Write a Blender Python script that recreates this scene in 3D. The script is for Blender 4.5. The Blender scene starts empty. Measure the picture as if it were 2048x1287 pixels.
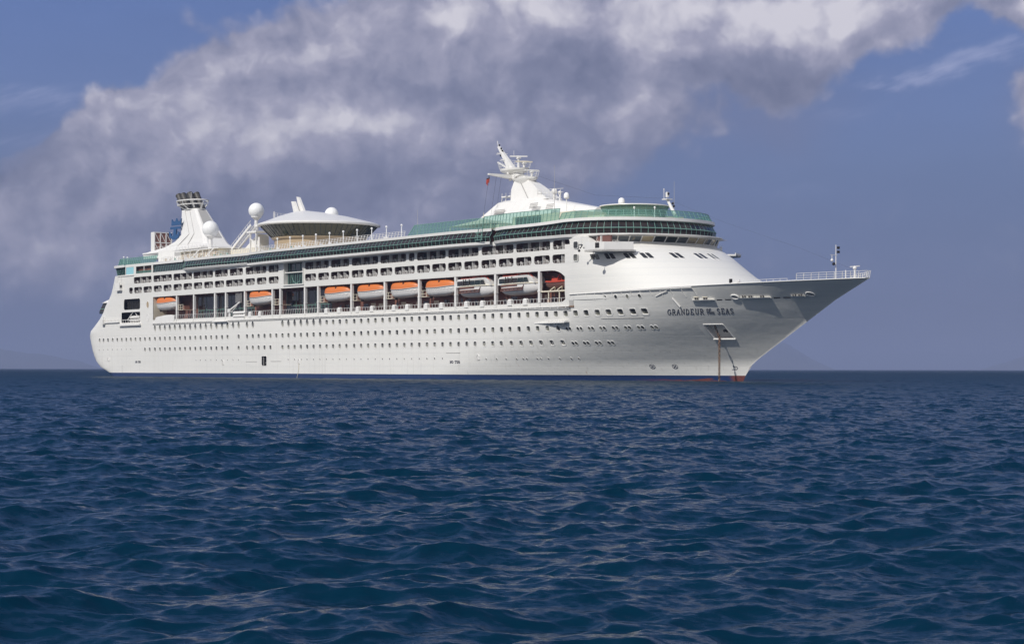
import bpy, bmesh, math, random
import numpy as np
from mathutils import Vector, Matrix

scene = bpy.context.scene
R = math.radians
random.seed(7)

# ------------------------------------------------------------------ camera
EYE = 1.85
cam_data = bpy.data.cameras.new("camera")
cam = bpy.data.objects.new("camera", cam_data)
scene.collection.objects.link(cam)
cam_data.sensor_width = 36.0
cam_data.lens = 36.0 * 4000.0 / 2048.0
cam_data.shift_y = 94.0 / 2048.0
cam_data.clip_start = 0.5
cam_data.clip_end = 200000.0
roll = 3.0 / 2048.0
cam.matrix_world = Matrix(((math.cos(roll), -math.sin(roll), 0, 0),
                           (0, 0, -1, 0),
                           (math.sin(roll), math.cos(roll), 0, EYE),
                           (0, 0, 0, 1)))
scene.camera = cam

# ------------------------------------------------------------------ where the ship lies
SHIP_O = Vector((-101.704, 555.024, 0.0))          # ship origin: stern, centreline, waterline
BOW = Vector((0.57401, -0.81885, 0.0))             # towards the bow
PORT = Vector((0.81885, 0.57401, 0.0))             # towards port
SHIP_M = Matrix(((BOW.x, PORT.x, 0, SHIP_O.x), (BOW.y, PORT.y, 0, SHIP_O.y), (0, 0, 1, 0), (0, 0, 0, 1)))

# ------------------------------------------------------------------ sun + sky
SUN_EL = 40.0
sun_h = (BOW * 0.25 - PORT * 0.968).normalized()
sun_dir = Vector((sun_h.x * math.cos(R(SUN_EL)), sun_h.y * math.cos(R(SUN_EL)), math.sin(R(SUN_EL))))
sun_data = bpy.data.lights.new("sun", 'SUN')
sun_data.energy = 3.65
sun_data.angle = R(0.53)
sun_data.color = (1.0, 0.965, 0.915)
sun = bpy.data.objects.new("sun", sun_data)
sun.rotation_euler = sun_dir.to_track_quat('Z', 'Y').to_euler()
sun.location = (-200, -200, 300)
scene.collection.objects.link(sun)

scene.view_settings.view_transform = 'Standard'
scene.view_settings.look = 'None'
scene.view_settings.exposure = 0.0
scene.view_settings.gamma = 1.0
scene.view_settings.use_curve_mapping = False

world = bpy.data.worlds.new("World")
scene.world = world
world.use_nodes = True
wn, wl = world.node_tree.nodes, world.node_tree.links
wn.clear()


def wnode(t, **kw):
    n = wn.new(t)
    for k, v in kw.items():
        setattr(n, k, v)
    return n


def wset(sock, v):
    if isinstance(v, bpy.types.NodeSocket):
        wl.new(v, sock)
    else:
        sock.default_value = v


def wm(op, a, b=None, c=None, clamp=False):
    n = wnode('ShaderNodeMath', operation=op, use_clamp=clamp)
    wset(n.inputs[0], a)
    if b is not None:
        wset(n.inputs[1], b)
    if c is not None:
        wset(n.inputs[2], c)
    return n.outputs[0]


def wv(op, a, b=None, c=None, out=0):
    n = wnode('ShaderNodeVectorMath', operation=op)
    wset(n.inputs[0], a)
    if b is not None:
        wset(n.inputs[1], b)
    if c is not None:
        wset(n.inputs[2], c)
    return n.outputs[out]


def wmix(f, a, b):
    n = wnode('ShaderNodeMix', data_type='RGBA')
    wset(n.inputs[0], f)
    wset(n.inputs[6], a if isinstance(a, bpy.types.NodeSocket) else (*a, 1))
    wset(n.inputs[7], b if isinstance(b, bpy.types.NodeSocket) else (*b, 1))
    return n.outputs[2]


def wnoise(vec, scale, detail=8.0, rough=0.55, color=False, lac=2.0):
    n = wnode('ShaderNodeTexNoise')
    n.noise_dimensions = '3D'
    wl.new(vec, n.inputs['Vector'])
    n.inputs['Scale'].default_value = scale
    n.inputs['Detail'].default_value = detail
    n.inputs['Roughness'].default_value = rough
    n.inputs['Lacunarity'].default_value = lac
    return n.outputs['Color' if color else 'Fac']


def wsmooth(x, a, b):
    n = wnode('ShaderNodeMapRange', interpolation_type='SMOOTHSTEP')
    wset(n.inputs[0], x)
    n.inputs[1].default_value = a
    n.inputs[2].default_value = b
    return n.outputs[0]


sky = wnode('ShaderNodeTexSky')
sky.sky_type = 'NISHITA'
sky.sun_disc = False
sky.sun_elevation = R(SUN_EL)
sky.sun_rotation = math.atan2(sun_dir.x, sun_dir.y)
sky.altitude = 0.0
sky.air_density = 1.0
sky.dust_density = 1.0
sky.ozone_density = 2.0

tc = wnode('ShaderNodeTexCoord')
sep = wnode('ShaderNodeSeparateXYZ')
wl.new(tc.outputs['Generated'], sep.inputs[0])
az = wm('MULTIPLY', wm('ARCTAN2', sep.outputs[0], sep.outputs[1]), 4.0)     # azimuth in quarter radians
el = wm('MULTIPLY', wm('ARCSINE', sep.outputs[2]), 4.0)                      # elevation in quarter radians
cmb = wnode('ShaderNodeCombineXYZ')
wl.new(az, cmb.inputs[0])
wl.new(el, cmb.inputs[1])
P0 = cmb.outputs[0]
# billow the coordinates so every cloud edge is ragged
wc = wv('SUBTRACT', wnoise(P0, 3.2, 3.0, 0.5, color=True), (0.5, 0.5, 0.5))
wd = wv('SUBTRACT', wnoise(P0, 11.0, 6.0, 0.6, color=True), (0.5, 0.5, 0.5))
Pw = wv('MULTIPLY_ADD', wc, (0.22, 0.18, 0.0), P0)
Pw = wv('MULTIPLY_ADD', wd, (0.075, 0.065, 0.0), Pw)


def cloud_field(blobs, P):
    acc = None
    for (cx, cy, rx, ry, w) in blobs:
        u, v = (cx - 1024) / 1000.0, (737 - cy) / 1000.0
        ix, iy = 1000.0 / rx, 1000.0 / ry
        q = wv('MULTIPLY_ADD', P, (ix, iy, 0), (-u * ix, -v * iy, 0))
        d = wv('DOT_PRODUCT', q, q, out=1)
        e = wm('EXPONENT', wm('MULTIPLY', d, -1.0))
        acc = wm('MULTIPLY', e, w) if acc is None else wm('MULTIPLY_ADD', e, w, acc)
    return acc


# heaps of cumulus by compass direction (quarter-milliradian units)
heaps = [(560, 150, 120, 90, .8), (740, 140, 170, 110, .9), (950, 190, 230, 170, .9), (1130, 230, 130, 130, .75),
         (480, 300, 190, 120, .8), (700, 330, 300, 150, .9), (1000, 350, 190, 130, .7), (290, 240, 70, 40, .55),
         (260, 380, 170, 80, .7), (30, 380, 120, 60, .8), (110, 450, 260, 90, .9), (420, 460, 340, 100, .9),
         (880, 430, 220, 80, .6), (180, 330, 70, 50, .4),
         (1030, 0, 200, 70, .9), (1330, 30, 240, 95, 1.0), (1600, 25, 230, 85, 1.0), (1560, 165, 110, 60, .55),
         (1810, 0, 90, 70, .9), (2050, 20, 90, 75, 1.3), (2075, 225, 80, 70, .6), (1400, 240, 80, 80, .25),
         (1190, 80, 150, 60, .6)]
body = cloud_field(heaps, Pw)
fb = wnoise(Pw, 4.2, 9.0, 0.52)
fb_b = wnoise(wv('ADD', Pw, (-0.035, 0.045, 0.0)), 4.2, 9.0, 0.52)
fine = wm('SUBTRACT', fb, 0.5)


def billow(vec):
    v = wnode('ShaderNodeTexVoronoi')
    v.feature = 'SMOOTH_F1'
    v.voronoi_dimensions = '2D'
    v.normalize = True
    wl.new(vec, v.inputs['Vector'])
    v.inputs['Scale'].default_value = 5.2
    v.inputs['Detail'].default_value = 3.0
    v.inputs['Roughness'].default_value = 0.55
    v.inputs['Lacunarity'].default_value = 2.1
    v.inputs['Smoothness'].default_value = 0.6
    return wm('SUBTRACT', 0.62, v.outputs['Distance'])


Pb = wv('MULTIPLY_ADD', wd, (0.05, 0.04, 0.0), P0)
lump = billow(Pb)
dens = wm('MULTIPLY_ADD', lump, 0.75, wm('MULTIPLY_ADD', fine, 0.45, body))
lowm = wsmooth(el, 0.50, 0.30)      # the cloud base dissolves into haze
cover = wm('ADD', wm('MULTIPLY', wsmooth(dens, 0.38, 0.60), wm('SUBTRACT', 1.0, lowm)), wm('MULTIPLY', wsmooth(dens, 0.24, 1.2), lowm))
# billow relief: compare the field with itself a little nearer the sun
relief = wm('SUBTRACT', fb, fb_b)
lights = [(730, 245, 140, 45, .7), (560, 255, 180, 60, .45), (885, 72, 55, 35, .7), (1330, 40, 280, 60, .8), (1600, 20, 240, 60, .9),
          (1050, 20, 150, 50, .7), (700, 70, 110, 50, .45), (2050, 40, 70, 50, .7), (480, 300, 150, 50, .35),
          (40, 420, 100, 35, .35), (785, 268, 60, 35, .5), (500, 130, 120, 60, .3), (270, 230, 60, 30, .4)]
darks = [(1130, 110, 90, 60, .5), (1000, 290, 140, 130, .3), (1560, 205, 200, 60, .8), (900, 430, 280, 70, .6), (1330, 140, 250, 28, .5),
         (640, 175, 150, 35, .3), (400, 450, 320, 70, .5), (60, 350, 130, 40, .35), (500, 395, 140, 40, .25), (1170, 270, 80, 90, .3)]
tone = wm('SUBTRACT', cloud_field(lights, Pw), cloud_field(darks, Pw))
tone = wm('MULTIPLY_ADD', tone, 0.37, 0.43)
lump_b = billow(wv('ADD', Pb, (-0.018, 0.026, 0.0)))
tone = wm('MULTIPLY_ADD', relief, 1.6, tone)
tone = wm('MULTIPLY_ADD', wm('SUBTRACT', lump, lump_b), 0.95, tone)
tone = wm('MULTIPLY_ADD', lump, 0.28, tone)
tone = wm('MULTIPLY_ADD', fine, 0.20, tone, clamp=True)
ramp = wnode('ShaderNodeValToRGB')
wl.new(tone, ramp.inputs[0])
els = ramp.color_ramp.elements
els[0].position, els[0].color = 0.0, (0.150, 0.168, 0.265, 1)
els[1].position, els[1].color = 1.0, (0.74, 0.715, 0.78, 1)
e = els.new(0.38); e.color = (0.245, 0.258, 0.37, 1)
e = els.new(0.68); e.color = (0.40, 0.395, 0.51, 1)
cloud_col = ramp.outputs[0]

# thin cirrus streak and general veil
pv = wnode('ShaderNodeMapping')
pv.inputs['Scale'].default_value = (1.3, 4.5, 1)
wl.new(P0, pv.inputs['Vector'])
cs_pre = pv.outputs[0]
cir_q = wv('MULTIPLY_ADD', P0, (1.6, 14.0, 0), (0, 0, 0))
rot = wnode('ShaderNodeMapping')
rot.inputs['Rotation'].default_value = (0, 0, R(-18))
wl.new(P0, rot.inputs['Vector'])
cs = wnode('ShaderNodeMapping')
cs.inputs['Scale'].default_value = (2.2, 13.0, 1)
wl.new(rot.outputs[0], cs.inputs['Vector'])
cirn = wnoise(cs.outputs[0], 2.2, 7.0, 0.62)
cir_m = cloud_field([(1755, 190, 45, 13, .9), (1810, 172, 55, 15, .9), (1875, 150, 65, 17, .9), (1950, 128, 75, 17, .8), (2030, 108, 70, 15, .6), (90, 235, 170, 45, .42), (60, 205, 220, 18, .3), (1650, 235, 110, 18, .3), (1480, 385, 160, 14, .2), (60, 300, 120, 20, .3)], wv('MULTIPLY_ADD', wd, (0.10, 0.05, 0.0), P0))
cirrus = wm('MULTIPLY', wsmooth(wm('MULTIPLY_ADD', cirn, 1.5, wm('MULTIPLY', cir_m, 0.35)), 0.70, 1.25), wm('MULTIPLY', cir_m, 0.75), clamp=True)

# nishita sky, with the violet-blue sea haze of the lower air mixed in
SKY_GAIN = 10.0      # colours below are given as seen; the background strength is 0.1
gr = wnode('ShaderNodeValToRGB')
wl.new(wm('MULTIPLY', el, 1.0 / 1.5, clamp=True), gr.inputs[0])
ge = gr.color_ramp.elements
ge[0].position, ge[0].color = 0.0, (0.118, 0.146, 0.262, 1)
ge[1].position, ge[1].color = 1.0, (0.080, 0.150, 0.42, 1)
g = ge.new(0.10); g.color = (0.125, 0.158, 0.295, 1)
g = ge.new(0.27); g.color = (0.140, 0.196, 0.375, 1)
g = ge.new(0.50); g.color = (0.118, 0.192, 0.440, 1)
nish = wv('MULTIPLY', sky.outputs[0], (0.62, 0.70, 0.98))
air_m = wsmooth(el, 0.7, 3.0)
veil = wnoise(cs_pre, 1.0, 4.0, 0.5)
air = wv('MULTIPLY', gr.outputs[0], (SKY_GAIN,) * 3)
air = wv('SCALE', air, (0, 0, 0)) if False else air
sc = wnode('ShaderNodeVectorMath', operation='SCALE')
wl.new(air, sc.inputs[0]); wl.new(wm('MULTIPLY_ADD', veil, 0.36, 0.82), sc.inputs['Scale'])
base_sky = wmix(wm('MULTIPLY_ADD', air_m, -0.85, 0.92), nish, sc.outputs[0])
c1 = wmix(cirrus, base_sky, wv('MULTIPLY', (0.40, 0.44, 0.66), (SKY_GAIN,) * 3))
skirt = cloud_field([(250, 480, 560, 130, .75), (820, 430, 420, 100, .6), (60, 430, 300, 90, .5), (1370, 240, 130, 90, .30), (1570, 230, 140, 70, .5), (2060, 240, 80, 80, .35)], wv('MULTIPLY_ADD', wc, (0.30, 0.20, 0.0), P0))
skirt = wm('MULTIPLY', skirt, wm('MULTIPLY_ADD', fb, 0.9, 0.5), clamp=True)
c1 = wmix(skirt, c1, wv('MULTIPLY', (0.185, 0.202, 0.325), (SKY_GAIN,) * 3))
c2 = wmix(wm('MULTIPLY', cover, 0.95), c1, wv('MULTIPLY', cloud_col, (SKY_GAIN,) * 3))
# unseen bright broken cloud, added beside and behind the viewer as fill light
Dn = tc.outputs['Generated']
far_n = wnoise(Dn, 3.0, 8.0, 0.55)
far_m = wsmooth(wm('ABSOLUTE', az), 2.4, 4.2)
far_c = wm('MULTIPLY', wsmooth(far_n, 0.33, 0.55), far_m)
c2 = wmix(wm('MULTIPLY', far_c, 0.9), c2, wv('MULTIPLY', wmix(far_n, (0.30, 0.32, 0.37), (0.75, 0.75, 0.77)), (SKY_GAIN,) * 3))
c2 = wmix(wm('MULTIPLY', far_m, wsmooth(el, 1.6, 0.1)), c2, wv('MULTIPLY', (0.66, 0.68, 0.73), (SKY_GAIN,) * 3))   # unseen bright low sky on the sun's side, added to fill the shaded bow
bg = wnode('ShaderNodeBackground')
bg.inputs['Strength'].default_value = 0.1
wl.new(c2, bg.inputs['Color'])
wo = wnode('ShaderNodeOutputWorld')
wl.new(bg.outputs[0], wo.inputs['Surface'])
world.cycles.sampling_method = 'MANUAL'
world.cycles.sample_map_resolution = 512

# ------------------------------------------------------------------ materials
def mat(name, base, rough=0.5, metal=0.0, spec=0.5, **kw):
    m = bpy.data.materials.new(name)
    m.use_nodes = True
    b = m.node_tree.nodes['Principled BSDF']
    b.inputs['Base Color'].default_value = (*base, 1)
    b.inputs['Roughness'].default_value = rough
    b.inputs['Metallic'].default_value = metal
    b.inputs['Specular IOR Level'].default_value = spec
    for k, v in kw.items():
        b.inputs[k.replace('_', ' ')].default_value = v
    return m


class NT:
    """small helper to grow a node tree"""
    def __init__(s, m):
        s.t = m.node_tree
        s.b = s.t.nodes['Principled BSDF']

    def new(s, t, **kw):
        n = s.t.nodes.new(t)
        for k, v in kw.items():
            setattr(n, k, v)
        return n

    def link(s, a, b):
        s.t.links.new(a, b)

    def setv(s, sock, v):
        if isinstance(v, bpy.types.NodeSocket):
            s.link(v, sock)
        else:
            sock.default_value = v

    def math(s, op, a, b=None, c=None, clamp=False):
        n = s.new('ShaderNodeMath', operation=op, use_clamp=clamp)
        s.setv(n.inputs[0], a)
        if b is not None:
            s.setv(n.inputs[1], b)
        if c is not None:
            s.setv(n.inputs[2], c)
        return n.outputs[0]

    def coords(s, scale=(1, 1, 1), kind='Object', loc=(0, 0, 0), rot=(0, 0, 0)):
        t = s.new('ShaderNodeTexCoord')
        m = s.new('ShaderNodeMapping')
        m.inputs['Scale'].default_value = scale
        m.inputs['Location'].default_value = loc
        m.inputs['Rotation'].default_value = rot
        s.link(t.outputs[kind], m.inputs['Vector'])
        return m.outputs[0]

    def noise(s, vec, scale=1.0, detail=5.0, rough=0.55, dist=0.0):
        n = s.new('ShaderNodeTexNoise')
        s.link(vec, n.inputs['Vector'])
        n.inputs['Scale'].default_value = scale
        n.inputs['Detail'].default_value = detail
        n.inputs['Roughness'].default_value = rough
        n.inputs['Distortion'].default_value = dist
        return n.outputs['Fac']

    def smooth(s, x, a, b, lo=0.0, hi=1.0):
        n = s.new('ShaderNodeMapRange', interpolation_type='SMOOTHSTEP')
        s.setv(n.inputs[0], x)
        n.inputs[1].default_value, n.inputs[2].default_value = a, b
        n.inputs[3].default_value, n.inputs[4].default_value = lo, hi
        return n.outputs[0]

    def mix(s, f, a, b):
        n = s.new('ShaderNodeMix', data_type='RGBA')
        s.setv(n.inputs[0], f)
        for i, v in ((6, a), (7, b)):
            s.setv(n.inputs[i], v if isinstance(v, bpy.types.NodeSocket) else (*v, 1))
        return n.outputs[2]

    def bump(s, h, strength=0.3, dist=0.1, normal=None):
        n = s.new('ShaderNodeBump')
        n.inputs['Strength'].default_value = strength
        n.inputs['Distance'].default_value = dist
        s.link(h, n.inputs['Height'])
        if normal is not None:
            s.link(normal, n.inputs['Normal'])
        return n.outputs[0]


def link_obj(o, parent=None):
    scene.collection.objects.link(o)
    if parent is not None:
        o.parent = parent
    return o


def tag(o, label=None, cat=None, group=None, kind=None):
    if label: o['label'] = label
    if cat: o['category'] = cat
    if group: o['group'] = group
    if kind: o['kind'] = kind
    return o


# ------------------------------------------------------------------ the sea: one real sheet of waves
RIP = (0.56, 0.36, 0.46)


def build_sea():
    rng = np.random.default_rng(11)

    def tile(L, N, lmin, lmax, rms_slope, wind, spread, chop, seed):
        rg = np.random.default_rng(seed)
        k1 = 2 * np.pi * np.fft.fftfreq(N, L / N)
        kx, ky = np.meshgrid(k1, k1, indexing='xy')
        k = np.hypot(kx, ky); k[0, 0] = 1
        S = k ** -4.0 * np.exp(-(2 * np.pi / lmax / k) ** 2 * 1.0) * np.exp(-(k * lmin / (2 * np.pi)) ** 2)
        c = (kx * wind[0] + ky * wind[1]) / k
        S = S * (np.abs(c) ** spread + 0.09) * np.where(c < 0, 0.4, 1.0)
        S[0, 0] = 0
        A = np.sqrt(S) * (rg.normal(size=(N, N)) + 1j * rg.normal(size=(N, N)))
        h = np.real(np.fft.ifft2(A))
        sx = np.real(np.fft.ifft2(1j * kx * A)); sy = np.real(np.fft.ifft2(1j * ky * A))
        sc = rms_slope / np.sqrt((sx ** 2 + sy ** 2).mean())
        dx = np.real(np.fft.ifft2(1j * kx / k * A)); dy = np.real(np.fft.ifft2(1j * ky / k * A))
        return (h * sc).astype(np.float32), (dx * sc * chop).astype(np.float32), (dy * sc * chop).astype(np.float32)

    def samp(F, L, x, y, ang):
        N = F.shape[0]
        ca, sa = math.cos(ang), math.sin(ang)
        u = ((x * ca + y * sa) / L * N); v = ((-x * sa + y * ca) / L * N)
        iu = np.floor(u).astype(np.int64); iv = np.floor(v).astype(np.int64)
        fu = (u - iu).astype(np.float32); fv = (v - iv).astype(np.float32)
        i0 = iu % N; i1 = (iu + 1) % N; j0 = iv % N; j1 = (iv + 1) % N
        return (F[j0, i0] * (1 - fu) + F[j0, i1] * fu) * (1 - fv) + (F[j1, i0] * (1 - fu) + F[j1, i1] * fu) * fv

    rs = [5.0]
    while rs[-1] < 600: rs.append(rs[-1] * 1.0027)
    while rs[-1] < 70000: rs.append(rs[-1] * 1.03)
    rs = np.array(rs)
    a_in = np.linspace(-R(17.5), R(17.5), 600)
    a_mid = R(17.5) + (R(60) - R(17.5)) * (np.arange(1, 131) / 130.0)
    a_out = R(60) + (R(300) - R(60)) * (np.arange(1, 120) / 120.0)
    ang = np.concatenate([-a_mid[::-1], a_in, a_mid, a_out])     # full circle, 0 = towards the ship
    nA, nR = len(ang), len(rs)
    aa, rr = np.meshgrid(ang, rs)
    x = (rr * np.sin(aa)).astype(np.float64).ravel(); y = (rr * np.cos(aa)).astype(np.float64).ravel()
    r = rr.ravel()
    step = np.maximum(np.gradient(rs)[:, None] * np.ones(nA), rr * np.gradient(ang)[None, :]).ravel()

    w = np.array([0.42, -0.91])
    T = [(163.0, 1024, 2.6, 8.0, 0.056, w, 2.0, 1.0, 3, 0.0, 5.0),
         (47.0, 1024, 0.45, 2.6, 0.160, np.array([0.25, -0.97]), 1.0, 1.1, 5, 0.31, 1.2),
         (13.7, 512, 0.16, 0.95, 0.165, np.array([0.6, -0.8]), 0.8, 0.95, 9, -0.47, 0.32)]
    z = np.zeros_like(x); ox = np.zeros_like(x); oy = np.zeros_like(x)
    gust = 0
    for (L, N, lmin, lmax, rms, wd, sp, ch, seed, rot_, lam) in T:
        h, dx, dy = tile(L, N, lmin, lmax, rms, wd, sp, ch, seed)
        att = np.clip(1.6 - step / lam * 0.9, 0, 1)
        z += samp(h, L, x, y, rot_) * att
        gx = samp(dx, L, x, y, rot_) * att; gy = samp(dy, L, x, y, rot_) * att
        ox += gx * math.cos(rot_) - gy * math.sin(rot_); oy += gx * math.sin(rot_) + gy * math.cos(rot_)
    lost = np.clip((np.log(rr) - math.log(90)) / (math.log(1200) - math.log(90)), 0, 1)   # slopes too small for the mesh become roughness
    # whitecap measure from how far neighbours are squeezed together on the crests
    zz = z.reshape(nR, nA)
    foam = np.zeros_like(zz)
    pz = np.percentile(zz[(rs > 20) & (rs < 250)], 99.93)
    crest = np.clip((zz - pz) / 0.05, 0, 1)
    foam = crest * np.clip(1 - rr / 400, 0, 1)
    x2 = x + ox; y2 = y + oy
    co = np.empty((nR * nA + 1, 3), np.float32)
    co[:-1, 0] = x2; co[:-1, 1] = y2; co[:-1, 2] = z
    co[-1] = (0, 0, 0)
    i = np.arange(nR - 1)[:, None]; j = np.arange(nA)[None, :]
    j2 = (j + 1) % nA
    q = np.stack([i * nA + j + 0 * j2, (i + 1) * nA + j + 0 * j2, (i + 1) * nA + j2, i * nA + j2], -1).reshape(-1, 4)
    q = q[:, ::-1] if False else q
    tri = np.stack([np.arange(nA), (np.arange(nA) + 1) % nA, np.full(nA, nR * nA)], -1)
    nq, nt = len(q), len(tri)
    me = bpy.data.meshes.new("sea")
    me.vertices.add(len(co)); me.vertices.foreach_set("co", co.ravel())
    loops = np.concatenate([q[:, ::-1].ravel(), tri[:, ::-1].ravel()]).astype(np.int32)
    me.loops.add(len(loops)); me.loops.foreach_set("vertex_index", loops)
    me.polygons.add(nq + nt)
    st = np.concatenate([np.arange(nq) * 4, nq * 4 + np.arange(nt) * 3]).astype(np.int32)
    me.polygons.foreach_set("loop_start", st)
    me.polygons.foreach_set("use_smooth", np.ones(nq + nt, bool))
    at = me.attributes.new("foam", 'FLOAT', 'POINT')
    fo = np.zeros(len(co), np.float32); fo[:-1] = foam.ravel()
    at.data.foreach_set("value", fo)
    at = me.attributes.new("ruffle", 'FLOAT', 'POINT')
    ru = np.full(len(co), 0.1, np.float32); ru[:-1] = (0.15 + 0.40 * lost).ravel()
    at.data.foreach_set("value", ru)
    me.update(); me.validate()
    o = bpy.data.objects.new("sea", me); o.location.z = -0.30
    link_obj(o)
    tag(o, kind='structure')

    m = mat("sea_water", (0.0016, 0.0210, 0.044), rough=0.10, spec=0.5, IOR=1.115)
    n = NT(m)
    c = n.coords(kind='Object')
    def slope(scale3, rot, sc, det, rough, amp):
        t = n.new('ShaderNodeTexNoise')
        n.link(n.coords(scale=scale3, rot=(0, 0, rot)), t.inputs['Vector'])
        t.inputs['Scale'].default_value = sc; t.inputs['Detail'].default_value = det; t.inputs['Roughness'].default_value = rough
        v = n.new('ShaderNodeVectorMath', operation='MULTIPLY_ADD')
        n.link(t.outputs['Color'], v.inputs[0]); v.inputs[1].default_value = (amp, amp, 0); v.inputs[2].default_value = (-amp / 2, -amp / 2, 0)
        return v.outputs[0]

    def vadd(a, b):
        v = n.new('ShaderNodeVectorMath', operation='ADD'); n.link(a, v.inputs[0]); n.link(b, v.inputs[1]); return v.outputs[0]
    ge = n.new('ShaderNodeNewGeometry')
    nv = vadd(ge.outputs['Normal'], vadd(slope((1.0, 1.6, 1), 0.3, 6.0, 5.0, 0.62, RIP[0]), vadd(slope((0.8, 1.5, 1), -0.25, 1.5, 4.0, 0.6, RIP[1]), slope((0.7, 2.0, 1), 0.15, 19.0, 4.0, 0.65, RIP[2]))))
    nm = n.new('ShaderNodeVectorMath', operation='NORMALIZE'); n.link(nv, nm.inputs[0])
    n.link(nm.outputs[0], n.b.inputs['Normal'])
    fa = n.new('ShaderNodeAttribute', attribute_name='foam')
    br = n.noise(c, 5.0, 8.0, 0.7)
    patch = n.noise(c, 0.09, 2.0, 0.5)
    f = n.math('MULTIPLY', fa.outputs['Fac'], n.smooth(br, 0.52, 0.66))
    f = n.math('MULTIPLY', f, n.smooth(patch, 0.50, 0.56))
    n.link(n.mix(f, (0.0016, 0.0210, 0.044), (0.5, 0.55, 0.58)), n.b.inputs['Base Color'])
    fr = n.new('ShaderNodeAttribute', attribute_name='ruffle')
    n.link(n.math('MULTIPLY_ADD', f, 0.5, fr.outputs['Fac'], clamp=True), n.b.inputs['Roughness'])
    me.materials.append(m)
    return o


build_sea()

# ------------------------------------------------------------------ mesh building helpers
class MB:
    def __init__(s):
        s.v = []; s.f = []; s.m = []; s.cur = 0

    def add(s, pts):
        i = len(s.v); s.v += [tuple(map(float, p)) for p in pts]; return list(range(i, i + len(pts)))

    def face(s, idx, m=None):
        s.f.append(tuple(idx)); s.m.append(s.cur if m is None else m)

    def poly(s, pts, m=None):
        s.face(s.add(pts), m)

    def box(s, x0, x1, y0, y1, z0, z1, m=None):
        i = s.add([(x0, y0, z0), (x1, y0, z0), (x1, y1, z0), (x0, y1, z0), (x0, y0, z1), (x1, y0, z1), (x1, y1, z1), (x0, y1, z1)])
        for q in ((3, 2, 1, 0), (4, 5, 6, 7), (0, 1, 5, 4), (1, 2, 6, 5), (2, 3, 7, 6), (3, 0, 4, 7)):
            s.face([i[k] for k in q], m)

    def bar(s, p0, p1, w, h, m=None, up=(0, 0, 1)):
        """rectangular bar from p0 to p1"""
        p0, p1 = Vector(p0), Vector(p1); d = (p1 - p0).normalized(); u = Vector(up)
        if abs(d.dot(u)) > .95: u = Vector((1, 0, 0))
        a = d.cross(u).normalized(); b = a.cross(d)
        r = []
        for p in (p0, p1):
            r.append([p + a * w / 2 * sx + b * h / 2 * sy for sx, sy in ((-1, -1), (1, -1), (1, 1), (-1, 1))])
        s.loft(r, m=m)

    def tube(s, p0, p1, r, r2=None, n=8, m=None):
        p0, p1 = Vector(p0), Vector(p1); r2 = r if r2 is None else r2
        d = (p1 - p0).normalized(); u = Vector((0, 0, 1)) if abs(d.z) < .9 else Vector((1, 0, 0))
        a = d.cross(u).normalized(); b = d.cross(a)
        s.loft([[p + (a * math.cos(t) + b * math.sin(t)) * q for t in [2 * math.pi * k / n for k in range(n)]] for p, q in ((p0, r), (p1, r2))], m=m)

    def path(s, pts, r, n=6, m=None, closed=False):
        pts = [Vector(p) for p in pts]
        rings = []
        N = len(pts)
        for i, p in enumerate(pts):
            a = pts[(i - 1) % N] if (closed or i > 0) else p
            b = pts[(i + 1) % N] if (closed or i < N - 1) else p
            d = (b - a).normalized(); u = Vector((0, 0, 1)) if abs(d.z) < .9 else Vector((1, 0, 0))
            e1 = d.cross(u).normalized(); e2 = d.cross(e1)
            rings.append([p + (e1 * math.cos(t) + e2 * math.sin(t)) * r for t in [2 * math.pi * k / n for k in range(n)]])
        if closed:
            rings.append(rings[0]); s.loft(rings, cap=False, m=m)
        else:
            s.loft(rings, m=m)

    def loft(s, rings, cap=True, m=None, closed=True):
        idx = [s.add(r) for r in rings]
        n = len(rings[0])
        for a, b in zip(idx[:-1], idx[1:]):
            for k in range(n if closed else n - 1):
                k2 = (k + 1) % n
                s.face((a[k], a[k2], b[k2], b[k]), m)
        if cap and closed:
            s.face(idx[0][::-1], m); s.face(idx[-1], m)

    def prism(s, poly, z0, z1, m=None):
        s.loft([[(x, y, z0) for x, y in poly], [(x, y, z1) for x, y in poly]], m=m)

    def plate(s, poly, vec, m=None):
        v = Vector(vec)
        s.loft([[Vector(p) for p in poly], [Vector(p) + v for p in poly]], m=m)

    def lathe(s, prof, c=(0, 0, 0), n=20, m=None, sx=1, sy=1, cap=True):
        s.loft([[(c[0] + r * sx * math.cos(t), c[1] + r * sy * math.sin(t), c[2] + z) for t in [2 * math.pi * k / n for k in range(n)]] for r, z in prof], m=m, cap=cap)

    def sphere(s, c, r, n=20, m=None, sz=1.0):
        k = max(5, n // 2)
        s.lathe([(max(1e-3, r * math.sin(math.pi * i / k)), -r * sz * math.cos(math.pi * i / k)) for i in range(k + 1)], c, n, m)

    def build(s, name, mats, parent=None, smooth=None, recalc=True):
        me = bpy.data.meshes.new(name)
        me.from_pydata(s.v, [], s.f)
        for q in (mats if isinstance(mats, (list, tuple)) else [mats]):
            me.materials.append(q)
        me.polygons.foreach_set("material_index", s.m)
        if recalc:
            bm = bmesh.new(); bm.from_mesh(me)
            bmesh.ops.recalc_face_normals(bm, faces=bm.faces)
            bm.to_mesh(me); bm.free()
        if smooth is not None:
            me.polygons.foreach_set("use_smooth", [True] * len(me.polygons))
            me.set_sharp_from_angle(angle=R(smooth))
        me.update()
        return link_obj(bpy.data.objects.new(name, me), parent)


def clone(o, parent, x=0, y=0, z=0):
    c = o.copy(); link_obj(c, parent); c.location = (x, y, z); return c


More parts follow.
